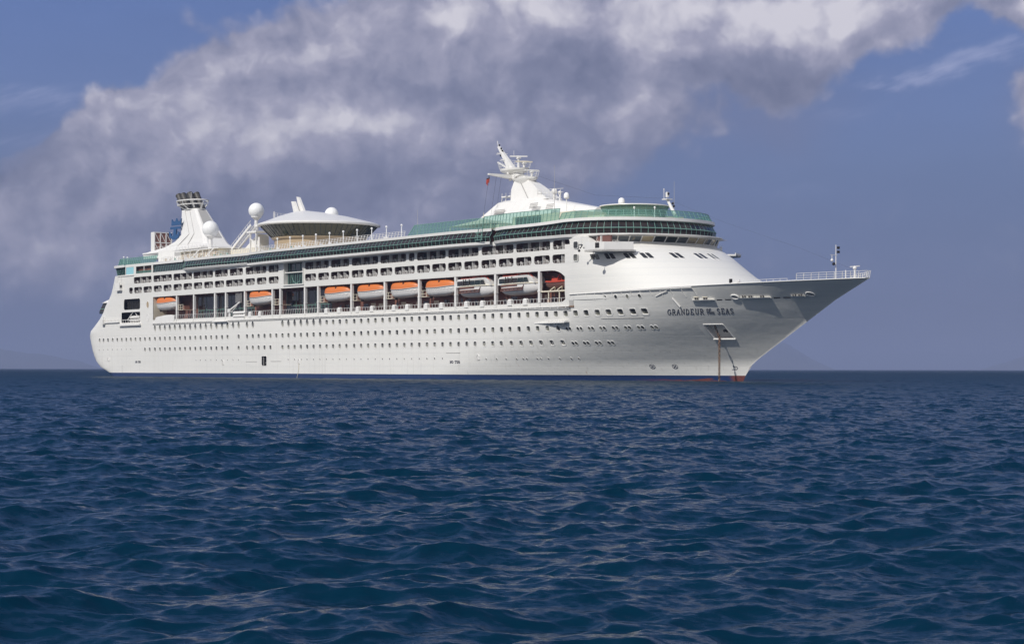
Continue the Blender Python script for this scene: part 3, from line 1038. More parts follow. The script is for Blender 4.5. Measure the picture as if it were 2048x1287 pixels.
# ------------------------------------------------------------------ decks and the promenade recess
def make_inside():
    mb = MB()                                   # deck slabs that close the body
    def slab(z, x0, x1, half, th, m=0):
        mb.box(x0, x1, -half, half, z - th, z, m)
    slab(20.45, 22, 219.4, 15.93, .3, 0); slab(23.75, 24, 219.4, 15.93, .2, 0); slab(26.35, 24, 219.4, 15.95, .3, 0)
    slab(13.5, 30, 219.4, 15.9, .3, 1)
    xs = list(np.linspace(219, 277.5, 40))
    mb.loft([[(x, -float(H(x, 15)) + .05, zg(x) - 1.15) for x in xs], [(x, float(H(x, 15)) - .05, zg(x) - 1.15) for x in xs]], cap=False, closed=False, m=1)
    mb.build("deck", [M['white'], M['deck']], ship)

    mb = MB()                                   # the wall behind the boats
    mb.box(39.6, 219.4, -12.2, 12.2, 13.5, 20.15, 0)
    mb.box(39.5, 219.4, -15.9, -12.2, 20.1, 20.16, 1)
    mb.box(39.45, 39.6, -15.95, -12.2, 13.5, 20.15, 3)
    mb.box(218.1, 219.3, -15.9, -12.2, 13.5, 20.15, 4)
    for (x0, x1) in ((58, 88), (103.9, 124.6)):                     # tall dark atrium glass with mullions
        mb.box(x0, x1, -12.24, -12.2, 14.2, 19.6, 2)
        k = int((x1 - x0) / 1.45)
        for i in range(k + 1):
            x = x0 + (x1 - x0) * i / k; mb.box(x - .05, x + .05, -12.3, -12.24, 14.2, 16.4 if i % 3 else 19.6, 5)
        mb.box(x0, x1, -12.32, -12.26, 16.3, 16.4, 5)
    rg = random.Random(3)
    x = 128.0
    while x < 208:                                                  # lower wall: windows, doors, notice boards
        w = rg.choice([.8, 1.0, 1.9]); h = 2.0 if w == 1.0 else .8
        z0 = 13.55 if h == 2.0 else 15.2 - .2 * rg.random()
        mb.box(x, x + w, -12.24, -12.2, z0, z0 + h, 2 if rg.random() < .55 else 3)
        if rg.random() < .25: mb.box(x + w + .3, x + w + .65, -12.3, -12.2, 14.3, 15.1, 6)
        x += w + rg.uniform(.9, 2.2)
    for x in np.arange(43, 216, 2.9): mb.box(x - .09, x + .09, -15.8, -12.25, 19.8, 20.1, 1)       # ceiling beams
    mb.build("promenade_wall", [M['brown'], M['ceil'], M['bandglass'], M['cream'], M['grey'], M['teal'], M['red']], ship)

    for x in POSTS:
        mb = MB()
        if x > 200:
            mb.box(x - .3, x + .3, -16.12, -15.6, 14.25, 20.15)
            mb.box(x - .42, x + .42, -16.15, -15.55, 16.3, 16.6)
        else:
            mb.box(x - .3, x + .3, -16.05, -15.5, 14.25, 20.15)
            mb.box(x - .38, x + .38, -16.08, -15.48, 16.45, 16.62)
            mb.poly([(x - .3, -15.8, 20.14), (x - .9, -15.8, 20.14), (x - .3, -15.8, 19.3)])
        mb.build("davit_post", M['white'], ship)
    # rescue boat platform at the forward end
    mb = MB()
    mb.box(209, 217.9, -16.0, -12.3, 16.2, 16.45, 0)
    for x in (211.6, 215.0): mb.tube((x, -15.8, 13.5), (x, -15.8, 16.2), .13, m=0)
    for x in (212.0, 214.2):
        mb.bar((x, -15.8, 16.5), (x + .8, -15.2, 17.2), .16, .12, m=0); mb.bar((x + .8, -15.2, 17.2), (x + .2, -14.8, 16.5), .16, .12, m=0)
    mb.build("boat_platform", M['cream'], ship)

    # rail along the promenade: stanchions, white locker boxes, top bar
    mb = MB()
    rg = random.Random(5)
    for x in np.arange(52, 217, 1.1):
        leaning = x < 126
        z1 = 15.25 if leaning else 14.95
        mb.bar((x, -16.02, 14.2), (x + (.28 if leaning else 0), -16.02, z1), .13 if leaning else .09, .06)
    mb.tube((52, -16.02, 15.28), (126, -16.02, 15.28), .035, n=6)
    mb.tube((126, -16.02, 14.98), (217, -16.02, 14.98), .035, n=6)
    mb.build("promenade_rail", M['white'], ship)
    for i, x in enumerate((92.7, 97.6, 128.7, 134.3, 142.2, 148.1, 157.0, 162.2, 169.5, 175.2, 184.2, 189.8, 199.2, 204.3)):
        mb = MB()
        mb.loft([[(x - .75, -16.14, 13.95), (x + .75, -16.14, 13.95), (x + .75, -15.4, 13.95), (x - .75, -15.4, 13.95)],
                 [(x - .55, -16.14, 14.95), (x + .55, -16.14, 14.95), (x + .55, -15.5, 14.95), (x - .55, -15.5, 14.95)],
                 [(x - .35, -16.05, 15.2), (x + .35, -16.05, 15.2), (x + .35, -15.6, 15.2), (x - .35, -15.6, 15.2)]])
        mb.build("locker", M['white'], ship)
    mb = MB()                                       # long white covered locker aft, with a tarpaulin bump
    mb.loft([[(40.6, -16.3, 13.5), (52.2, -16.3, 13.5), (52.2, -15.4, 13.5), (40.6, -15.4, 13.5)],
             [(41.6, -16.25, 14.95), (52.4, -16.25, 15.05), (52.4, -15.5, 15.05), (41.6, -15.5, 14.95)],
             [(47.5, -16.2, 15.4), (50.5, -16.2, 15.4), (50.5, -15.6, 15.4), (47.5, -15.6, 15.4)]])
    mb.build("locker", M['white'], ship)
    # rubbing ledge under the promenade and its thin rail
    mb = MB()
    mb.box(39.4, 218.5, -16.32, -16.1, 13.32, 13.52)
    for x in np.arange(40, 218, 2.4): mb.box(x - .05, x + .05, -16.34, -16.3, 13.05, 13.52, 0)
    mb.box(39.4, 218.5, -16.30, -16.16, 13.06, 13.11)
    for x in POSTS: mb.bar((x + .4, -16.16, 14.2), (x - .1, -16.34, 13.3), .07, .07)
    mb.build("ledge", M['white'], ship)
    # tender loading ledge over the ovals
    mb = MB(); mb.box(74.6, 82.0, -16.75, -16.12, 13.1, 13.3); mb.bar((82, -16.5, 13.2), (83.6, -16.2, 12.3), .1, .1)
    mb.build("boarding_ledge", M['white'], ship)
    # life rafts in a cradle with a small crane
    mb = MB()
    for i in range(3):
        for z in (14.3, 15.1):
            x = 84.6 + i * 1.9
            mb.tube((x, -16.0, z), (x + 1.6, -16.0, z), .34, n=12)
            mb.sphere((x, -16.0, z), .34, 12); mb.sphere((x + 1.6, -16, z), .34, 12)
    mb.box(83.8, 90.2, -16.2, -15.7, 13.5, 13.9)
    mb.build("life_raft_rack", M['white'], ship, smooth=40)
    mb = MB()
    mb.tube((82.3, -15.9, 13.5), (82.3, -15.9, 15.7), .4, .3, n=10); mb.box(81.7, 83.0, -16.3, -15.5, 15.3, 16.1)
    mb.bar((82.4, -16, 15.8), (87.6, -16.0, 17.6), .28, .3); mb.bar((83.4, -16, 15.4), (86.6, -16, 17.1), .12, .12)
    for k in range(6): mb.bar((84.8 + .55 * k, -15.6, 17.5), (84.8 + .55 * k, -15.6, 20.1), .07, .07)
    mb.build("raft_crane", M['white'], ship)

    # davit arms and winch platforms between the boats
    for x in (54.6, 92.0 - 1.2, 104.6, 126.6 - 1.0, 140.6 - .8, 154.2, 167.6):
        mb = MB()
        mb.box(x - 1.1, x + 1.5, -15.6, -12.4, 16.5, 16.62, 1)
        for q in (-1, 0, 1.4):
            mb.box(x + q - .05, x + q + .05, -15.6, -15.5, 16.6, 17.9, 1)
        mb.box(x - 1.1, x + 1.5, -15.6, -15.54, 17.1, 17.18, 1); mb.box(x - 1.1, x + 1.5, -15.6, -15.54, 17.8, 17.88, 1)
        mb.box(x - .5, x + .7, -14.8, -13.4, 16.62, 17.6, 2)
        mb.build("winch_platform", [M['white'], M['cream'], M['brown']], ship)


make_inside()


# ------------------------------------------------------------------ sweeping bands of glass along the upper decks
def plan_normals(path):
    out = []
    for i in range(len(path)):
        a = Vector(path[max(0, i - 1)]); b = Vector(path[min(len(path) - 1, i + 1)]); t = (b - a).normalized()
        out.append(Vector((t.y, -t.x)))
    return out


def resample(path, step):
    P = [Vector(p) for p in path]; d = [0]
    for a, b in zip(P[:-1], P[1:]): d.append(d[-1] + (b - a).length)
    n = max(1, round(d[-1] / step))
    t = np.linspace(0, d[-1], n + 1)
    return [Vector((float(np.interp(q, d, [p.x for p in P])), float(np.interp(q, d, [p.y for p in P])))) for q in t]


def sweep(mb, path, prof, m, rz=lambda x, z: z):
    nr = plan_normals(path)
    mb.loft([[(p.x + n.x * o, p.y + n.y * o, rz(p.x, z)) for o, z in prof] for p, n in zip(path, nr)], cap=False, closed=False, m=m)


def band(name, path, prof, zones, pitch, bar=.075, parent=ship, frame='teal', glass='bandglass', rails=(), child='mullion', base='white', rise=None):
    """prof = list of (offset, z); zones = material index per profile step (0 paint, 1 glass); mullions stand proud of the glass"""
    fine = resample(path, min(1.2, pitch))
    mb = MB()
    rz = rise or (lambda x, z: z)
    for k in range(len(prof) - 1):
        sweep(mb, fine, [prof[k], prof[k + 1]], zones[k], rz)
    o = mb.build(name, [M[base], M[glass]], parent, smooth=35)
    mb = MB()
    pm = resample(path, pitch); nr = plan_normals(pm)
    for p, n in zip(pm, nr):
        for k in range(len(prof) - 1):
            if zones[k] == 1:
                (o0, z0), (o1, z1) = prof[k], prof[k + 1]
                mb.bar((p.x + n.x * (o0 + .03), p.y + n.y * (o0 + .03), rz(p.x, z0)), (p.x + n.x * (o1 + .03), p.y + n.y * (o1 + .03), rz(p.x, z1)), bar, .05, up=(n.x, n.y, 0))
    fr = plan_normals(fine)
    for (off, z, r) in rails:
        mb.path([(p.x + n.x * off, p.y + n.y * off, rz(p.x, z)) for p, n in zip(fine, fr)], r, n=6)
    mb.build(child, M[frame], o)
    return o


def front_arc(xc, a, b, t0=-90, t1=90, n=40):
    return [(xc + a * math.cos(R(t0 + (t1 - t0) * i / n)), b * math.sin(R(t0 + (t1 - t0) * i / n))) for i in range(n + 1)]


def wavy(x0, x1, fn, step=1.0):
    n = max(2, int((x1 - x0) / step))
    return [(x0 + (x1 - x0) * i / n, -fn(x0 + (x1 - x0) * i / n)) for i in range(n + 1)]


def sst(x, a, b):
    t = min(1, max(0, (x - a) / (b - a))); return t * t * (3 - 2 * t)


def off_S2(x): return 16.1 + 1.3 * sst(x, 56.8, 61) - .6 * sst(x, 76, 90)
def off_S3(x): return 17.2 + .9 * sst(x, 93, 105) - .35 * sst(x, 180, 187) - .9 * sst(x, 186, 193.5)
def off_S4(x): return 16.55 + 1.15 * sst(x, 194, 200) - .9 * sst(x, 205, 216)


def make_bands():
    # aft flush stretch: curved corner windows, pale panel, open bay, slanted panes
    mb = MB()
    sk = Skin(-1)
    bay = rrect(29.2, 38.6, 26.55, 28.4, .12); pan = rrect(22.9, 27.7, 26.55, 28.4, .05)
    sk.strip(22.5, 39.5, 26.4, 29.1, [(22.7, 27.9, pan), (29.0, 38.8, bay)], 0, step=2)
    ar = [(15.6 + 7 * (1 - math.cos(R(t))) * .98, -16.1 * (1 - .55 * (1 - math.sin(R(t)))), ) for t in (0, 15, 30, 45, 60, 75, 90)]
    corner = [(12.7, 6), (12.7, -8), (12.9, -12.0), (13.5, -14.4), (14.8, -15.7), (17.5, -16.05), (22.5, -16.1)]
    sk.build("stern_upper_plating", [M['hull']], ship)
    mb.box(22.9, 27.7, -16.06, -16.02, 26.55, 28.4, 0)
    mb.box(29.0, 38.8, -14.2, -14.1, 26.4, 28.6, 1)
    mb.box(29.0, 38.8, -16.0, -14.2, 28.42, 28.6, 2); mb.box(29.0, 38.8, -16.0, -14.2, 26.38, 26.5, 2)
    mb.box(33.8, 34.0, -16.05, -15.9, 26.5, 28.45, 2)
    mb.box(29.1, 38.7, -16.07, -16.03, 26.55, 27.2, 3)
    mb.build("stern_terrace", [M['paleblue'], M['tan'], M['white'], M['screen']], ship)
    band("window_band", corner, [(.35, 29.1), (.3, 28.5), (-.25, 28.45), (-.65, 26.55), (-.1, 26.4)], [0, 0, 1, 0], 1.0)
    band("window_band", [(39.6, -16.1), (57, -16.1)], [(-.6, 29.1), (.0, 29.08), (.02, 28.45), (-.45, 28.4), (.04, 26.5), (.0, 26.35)], [0, 0, 0, 1, 0], 1.4)
    P2 = wavy(57, 93, off_S2)
    band("window_band", P2, [(-.6, 29.1), (-.25, 29.05), (-.3, 28.45), (-.45, 28.4), (.05, 27.25), (-.05, 26.7), (.05, 26.6), (-.2, 26.2), (-1.3, 25.85)], [0, 0, 0, 1, 1, 0, 0, 0], 1.4,
         rails=[(.06, 27.25, .06)])
    P3 = wavy(93, 193.7, off_S3)
    P3 = [(93, -15.8), (93.05, -16.6)] + P3
    band("window_band", P3, [(-.9, 29.1), (-.35, 29.05), (-.40, 28.5), (-.60, 28.45), (.02, 27.38), (-.12, 26.5), (.04, 26.44), (-.02, 26.0), (-.4, 25.86), (-2.0, 25.78)],
         [0, 0, 0, 1, 1, 0, 0, 0, 0], 1.46, rails=[(.05, 27.38, .06)])
    P4 = [(194, -16.0), (194.02, -16.4)] + wavy(194.1, 216, off_S4) + [(218, -16.75)]
    arc = front_arc(217.5, 13.5, 16.3, -80, 100, 46)
    fwd = lambda x, z: z + .42 * sst(x, 206, 222) * min(1, max(0, (z - 26.6) / 1.8))
    P4 = P4 + arc
    band("window_band", P4, [(-1.0, 29.1), (-.2, 29.05), (-.18, 28.5), (-.75, 28.42), (.02, 27.35), (-.12, 26.5)],
         [0, 0, 0, 1, 1], 1.35, rails=[(.06, 27.35, .08), (-.7, 28.4, .05)], rise=fwd)
    # white soffit under that stretch, running into the bridge roof
    mb = MB()
    fine = resample(P4, 1.2)
    sweep(mb, fine, [(-.1, 26.52), (.05, 26.45), (-.1, 26.0), (-1.8, 25.9)], 0)
    mb.build("band_soffit", M['white'], ship, smooth=40)
    # the deck on top of the bands
    mb = MB()
    edge = [(12.9, -12), (14.9, -15.6)] + [(x, -15.95) for x in (30, 57)] + [(x, -off_S2(x) + .5) for x in range(60, 93, 4)] + [(x, -off_S3(x) + .8) for x in range(94, 193, 6)] + [(x, -15.9) for x in (194, 205, 215)] + \
        [(p[0], p[1]) for p in front_arc(217, 12.6, 15.4, -80, 90, 24)] + [(190, 15.9), (60, 15.9), (14.9, 15.6), (12.9, 12)]
    mb.prism(edge, 28.72, 28.95, 0)
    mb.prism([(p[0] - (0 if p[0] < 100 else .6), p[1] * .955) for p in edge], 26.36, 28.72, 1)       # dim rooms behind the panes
    mb.build("sun_deck", [M['white'], M['brown']], ship)
    # small green gate ladder between the two stretches
    mb = MB()
    for x in (190.6, 192.0): mb.bar((x, -17.7, 26.9), (x, -17.4, 29.3), .12, .12)
    for z in (26.9, 27.6, 28.3, 29.2): mb.bar((190.0, -17.75, z), (192.4, -17.7, z), .1, .1)
    mb.build("gangway_gate", M['teal'], ship)

    # see-through green wind screens on the sun deck
    def screen(path, z0, z1, lean, pitch, mid=True, rz=lambda x, z: z):
        fine = resample(path, 1.2); mb = MB()
        sweep(mb, fine, [(0, z0), (lean, z1)], 0, rz)
        o = mb.build("wind_screen", M['screen'], ship, smooth=40)
        mb = MB(); pm = resample(path, pitch)
        for p, n in zip(pm, plan_normals(pm)):
            mb.bar((p.x, p.y, rz(p.x, z0)), (p.x + n.x * lean, p.y + n.y * lean, rz(p.x, z1)), .09, .09)
        nr = plan_normals(fine)
        mb.path([(p.x + n.x * lean, p.y + n.y * lean, rz(p.x, z1)) for p, n in zip(fine, nr)], .06, 6)
        if mid: mb.path([(p.x + n.x * lean * .5, p.y + n.y * lean * .5, rz(p.x, (z0 + z1) / 2)) for p, n in zip(fine, nr)], .035, 6)
        mb.build("screen_frame", M['teal'], o)
    P = [(13.2, -8), (13.5, -12.0), (14.4, -14.6), (17.0, -15.7), (40.5, -15.8)]
    screen(P, 29.1, 30.9, -.55, 1.2, False)
    screen([(165.2, -16.4), (190, -16.2)], 29.1, 31.3, -.4, 1.25)
    screen([(190, -16.0), (193, -16.2), (198, -16.9), (204, -16.9), (214.8, -15.9)], 29.1, 31.55, -.35, 1.15)
    screen([(214.8, -15.8)] + front_arc(217, 13.6, 15.7, -84, 95, 40), 29.1, 30.45, -.75, 1.4, rz=lambda x, z: z + .42 * sst(x, 206, 222))
    # raked end of the first screen
    mb = MB(); mb.poly([(163.0, -16.4, 29.1), (165.2, -16.4, 29.1), (165.2, -16.05, 31.3)], 0)
    o = mb.build("wind_screen", M['screen'], ship)
    mb = MB(); mb.bar((163.0, -16.4, 29.1), (165.2, -16.05, 31.3), .12, .12); mb.build("screen_frame", M['teal'], o)
    # deckhouses seen behind the screens
    mb = MB()
    mb.box(196, 216, -13.2, 13.2, 28.95, 31.2, 0)
    mb.box(197.2, 205.5, -13.26, -13.2, 29.2, 31.0, 1)
    for x in np.arange(197.2, 205.6, 1.4): mb.box(x - .06, x + .06, -13.3, -13.26, 29.2, 31.0, 2)
    mb.build("deckhouse", [M['cream'], M['bandglass'], M['teal']], ship)
    mb = MB()                                                # a small pitched canopy by the pool
    apex = (181.5, -10, 31.9)
    base = [(174, -13.5, 30.5), (189, -13.5, 30.5), (189, -6.5, 30.5), (174, -6.5, 30.5)]
    for i in range(4): mb.poly([base[i], base[(i + 1) % 4], apex], 0)
    mb.poly(base[::-1], 1)
    for p in base: mb.tube((p[0] * .97 + 181.5 * .03, p[1] * .93 - .7, 28.95), (p[0] * .97 + 181.5 * .03, p[1] * .93 - .7, 30.5), .1, m=0)
    mb.tube(apex, (181.5, -10, 33.2), .1, .03, m=0)
    mb.box(184, 190, -12, -8, 28.95, 30.3, 0)
    mb.build("pool_canopy", [M['cream'], M['tan']], ship)
    # glass box of the atrium, two decks tall
    mb = MB()
    mb.box(109.7, 118.5, -15.2, -15.1, 20.9, 26.2, 0)
    mb.box(109.4, 109.7, -16.3, -15.1, 20.8, 26.2, 2); mb.box(118.5, 118.8, -16.3, -15.1, 20.8, 26.2, 2)
    mb.box(109.4, 118.8, -16.35, -15.1, 20.7, 20.95, 2)
    for i in range(8):
        x = 110.4 + i * 1.05; mb.box(x - .035, x + .035, -15.45, -15.35, 20.95, 23.9, 1)
    for x in (110.6, 113.2, 115.6, 117.8): mb.box(x - .04, x + .04, -15.3, -15.2, 23.9, 26.2, 1)
    mb.box(109.7, 118.5, -15.45, -15.3, 23.4, 23.52, 1)
    mb.path([(112.4 + 3.4 * math.sin(R(t)) if False else 114.1 + 2.2 * math.cos(R(t)), -15.4, 23.3 + 2.1 * math.sin(R(t))) for t in range(180, 361, 20)], .06, 6, m=1)
    mb.build("atrium_glass", [M['bandglass'], M['teal'], M['hull']], ship)


make_bands()


# ------------------------------------------------------------------ the raked white front and the bridge
def tower_ab(z):
    a = itp(z, [(14.5, 35), (16, 33), (18.2, 27.5), (22.8, 18.0), (24.75, 12.0)])
    return float(a), float(itp(z, [(14.5, 15.9), (16, 16.08), (24.75, 16.09)]))


def tower_pt(t, z, d=0.0):
    a, b = tower_ab(z)
    n = Vector((math.cos(R(t)) / a, math.sin(R(t)) / b, 0)).normalized()
    a2, _ = tower_ab(z + .3); n.z = -(a2 - a) / .3 * math.cos(R(t)) * .8; n.normalize()
    return Vector((219 + a * math.cos(R(t)), b * math.sin(R(t)), z)) + n * d


def make_front():
    sk = MB()
    zs = np.linspace(14.5, 24.75, 9); ts = np.linspace(-90, 90, 61)
    rings = [[tuple(tower_pt(t, z)) for t in ts] for z in zs]
    sk.loft(rings, cap=False, closed=False, m=0)
    # run the sides back to meet the flat plating
    for s in (-1, 1):
        sk.loft([[(219.55, s * tower_ab(z)[1], z) for z in zs], [(217, s * tower_ab(z)[1], z) for z in zs]], cap=False, closed=False, m=0)
    top = [tuple(tower_pt(t, 24.75)) for t in ts]
    sk.poly([(x, y, 24.72) for x, y, z in top])
    front = sk.build("superstructure_front", [M['hull']], ship, smooth=50)
    # paired windows in the sloping front
    for t, w in ((-71.8, .5), (-62, .5), (-50, .5), (-40, .5), (-21.8, .45), (-5.2, .42), (5.5, .4)):
        mb = MB()
        a, b = tower_ab(22.2); dl = math.degrees(.84 / math.hypot(a * math.sin(R(t)), b * math.cos(R(t))))
        for s in (-.62, .62):
            tc = t + s * dl
            ring = lambda k, d: [tower_pt(tc + dl * .5 * px * k, 22.15 + .52 * pz * k, d) for px, pz in rrect(-1, 1, -1, 1, .35)]
            mb.loft([ring(1.2, 0), ring(1.18, .05), ring(1.0, .06), ring(1.0, .02)], cap=False, m=0)
            mb.poly(ring(1.0, .022), 1)
        mb.build("window", [M['white'], M['glass']], front)
    for z in (22.2, 24.5):                          # single square windows on the flank
        mb = MB()
        hole = rrect(219.75, 221.05, z - .6, z + .6, .3)
        f = lambda k, d: [Vector((220.4 + (x - 220.4) * k, -16.11 - d, z + (zz - z) * k)) for x, zz in hole]
        if True:
            mb.loft([f(1.2, 0), f(1.18, .06), f(1, .06), f(1, .0)], cap=False, m=0); mb.poly(f(1, .03), 1)
            mb.build("window", [M['white'], M['glass']], front)

    # bridge: window wall, roof and wing
    mb = MB()
    arc_b = front_arc(221, 9.6, 15.0, -82, 84, 40); arc_t = front_arc(221, 10.6, 15.2, -82, 84, 40)
    mb.loft([[(x, y, 24.7) for x, y in arc_b], [(x, y, 25.0) for x, y in arc_b]], cap=False, closed=False)
    mb.loft([[(x, y, 25.95) for x, y in arc_t], [(x, y, 26.15) for x, y in arc_t]], cap=False, closed=False)
    br = mb.build("bridge", M['white'], ship, smooth=40)
    n_w = 17
    tb = [-80 + 162 * i / n_w for i in range(n_w + 1)]
    rg = random.Random(2)
    for i in range(n_w):
        mb = MB()
        def q(t, z, d=0):
            k = (z - 24.95) / 1.0; a = 9.6 + .9 * k; b = 15 + .2 * k
            return Vector((221 + (a + d) * math.cos(R(t)), (b + d) * math.sin(R(t)), z))
        t0, t1 = tb[i], tb[i + 1]
        g = 1 if i not in (0, 6, 7) else 2
        e = (t1 - t0) * .06
        mb.poly([q(t0 + e, 24.97), q(t1 - e, 24.97), q(t1 - e, 25.96), q(t0 + e, 25.96)], g)
        mb.bar(q(t0, 24.9, .04), q(t0, 26.0, .04), .16, .14, m=0)
        if i == n_w - 1: mb.bar(q(t1, 24.9, .04), q(t1, 26.0, .04), .16, .14, m=0)
        mb.build("bridge_window", [M['white'], M['bridgeglass'], M['bandglass']], br)
    mb = MB()
    a0 = front_arc(219, 14.6, 16.1, -74, 86, 40)
    mb.loft([[(219 + (x - 219) * .9, y * .92, 25.98) for x, y in a0], [(x, y, 26.16) for x, y in a0], [(x, y, 26.32) for x, y in a0], [(219 + (x - 219) * .75, y * .95, 26.55) for x, y in a0]], cap=False, closed=False)
    mb.loft([[(219, 15, 26.0), (219, -15, 26.0)], [(229, 13, 26.0), (229, -13, 26.0)], [(232, 6, 26.0), (232, -6, 26.0)]], cap=False, closed=False)
    mb.build("bridge_roof", M['white'], br, smooth=30)
    # inner block so the wheelhouse is not hollow
    mb = MB(); mb.prism([(218, -14.2)] + front_arc(221, 7.6, 13.6, -82, 84, 20) + [(218, 14.2)], 24.7, 26.0)
    mb.build("wheelhouse", M['tan'], br)
    for s in (-1, 1):
        mb = MB()
        plan = [(225.2, s * 14.4), (225.4, s * 17.9), (228.4, s * 18.0), (229.9, s * 16.9), (232.6, s * 12.4), (230, s * 9)]
        if s > 0: plan = [(225.2, 14.4), (225.2, 17.2), (227.6, 17.3), (229.4, 16.0), (232.0, 12.4), (230, 9)]
        mb.prism(plan, 22.95, 23.25)
        edge = plan[:5]
        for (x0, y0), (x1, y1) in zip(edge[:-1], edge[1:]):
            mb.loft([[(x0, y0, 22.95), (x0, y0, 24.62 if s < 0 else 23.5), (x0 + .05, y0 - s * .12, 24.62 if s < 0 else 23.5), (x0 + .05, y0 - s * .12, 22.95)],
                     [(x1, y1, 22.95), (x1, y1, 24.62 if s < 0 else 23.5), (x1 - .1, y1 - s * .12, 24.62 if s < 0 else 23.5), (x1 - .1, y1 - s * .12, 22.95)]])
        w = mb.build("bridge_wing", M['white'], br)
        if s < 0:
            mb = MB(); d = Vector((1.6, 1.3, 0)).normalized(); p = Vector((228.55, -17.9, 23.5)); n = Vector((d.y, -d.x, 0))
            mb.poly([p + n * .03, p + d * 1.15 + n * .03, p + d * 1.15 + n * .03 + Vector((0, 0, .95)), p + n * .03 + Vector((0, 0, .95))])
            mb.build("wing_door", M['dark'], w)
            mb = MB(); mb.tube((228.4, -18.2, 22.2), (228.4, -18.2, 22.95), .06); mb.sphere((228.4, -18.2, 22.0), .38, 12)
            mb.tube((224.5, -18.2, 23.6), (225.2, -18.2, 24.2), .1); mb.sphere((224.2, -18.2, 23.2), .25, 10)
            mb.build("wing_lamp", M['dark'], w)
    # upper side bulkhead behind the wing
    mb = MB(); mb.box(219.3, 222.2, -16.06, -14.5, 24.6, 26.0, 0); mb.loft([[(222.2, -16.0, 24.0), (225.4, -15.9, 24.0), (225.4, -14.5, 24.0), (222.2, -14.5, 24.0)], [(222.2, -16.0, 25.0), (224.4, -15.9, 25.0), (224.4, -14.5, 25.0), (222.2, -14.5, 25.0)], [(222.2, -16.0, 25.9), (222.9, -16, 25.9), (222.9, -14.5, 25.9), (222.2, -14.5, 25.9)]], m=0)
    mb.box(222.2, 228.5, -14.3, -14.0, 24.7, 25.95, 1); mb.box(225.8, 226.0, -14.6, -14.3, 24.7, 25.95, 0)  # dark panel standing in for the shaded open wing deck
    mb.build("wing_bulkhead", [M['hull'], M['ceil']], br)
    # railings in front of the bridge
    mb = MB()
    for (t0, t1, z, d) in ((-66, -46, 24.85, .9), (44, 84, 24.65, 1.0)):
        pts = []
        for t in np.linspace(t0, t1, 10):
            x, y = 219 + (12.0 + d) * math.cos(R(t)), (15.85 + d) * math.sin(R(t))
            pts.append((x, y)); mb.bar((x, y, z - .9), (x, y, z + .25), .06, .06)
        for h in (.25, -.2): mb.path([(x, y, z + h) for x, y in pts], .03, 5)
        mb.loft([[(x, y, z - .95) for x, y in pts], [(219 + (x - 219) * .9, y * .93, z - .9) for x, y in pts]], cap=False, closed=False)
    mb.build("bridge_rail", M['white'], br)
    # upper observation ring with green glass
    arc = front_arc(213, 9.0, 9.6, -180, 180, 60)
    arc = [(217.4 + 6.6 * math.cos(R(t)), 6.7 * math.sin(R(t))) for t in np.linspace(-178, 178, 70)]
    band("observation_ring", arc, [(-2.4, 32.7), (.0, 32.55), (.05, 32.4), (-.2, 32.35), (-.75, 31.4), (-1.0, 30.5), (-.6, 30.4)], [0, 0, 0, 1, 1, 0], 1.35, glass='screen', rails=[(-.72, 31.45, .05)])
    mb = MB(); mb.prism([(217.4 + 4.6 * math.cos(R(t)), 4.7 * math.sin(R(t))) for t in range(0, 360, 12)], 28.95, 32.2); mb.box(207, 221, -10, 10, 28.95, 30.3)
    mb.prism([(217.4 + 6.2 * math.cos(R(t)), 6.2 * math.sin(R(t))) for t in range(0, 360, 12)], 32.35, 32.5)
    mb.build("observation_deckhouse", M['cream'], ship, smooth=30)
    for (x, y, z0) in ((222.3, -4, 30.0), (224.6, -1, 30.0)):
        mb = MB(); mb.tube((x, y, z0), (x, y, z0 + 1.6), .08); mb.sphere((x, y, z0 + 1.8), .2, 12); mb.build("deck_lamp", M['lamp'], ship, smooth=40)


make_front()


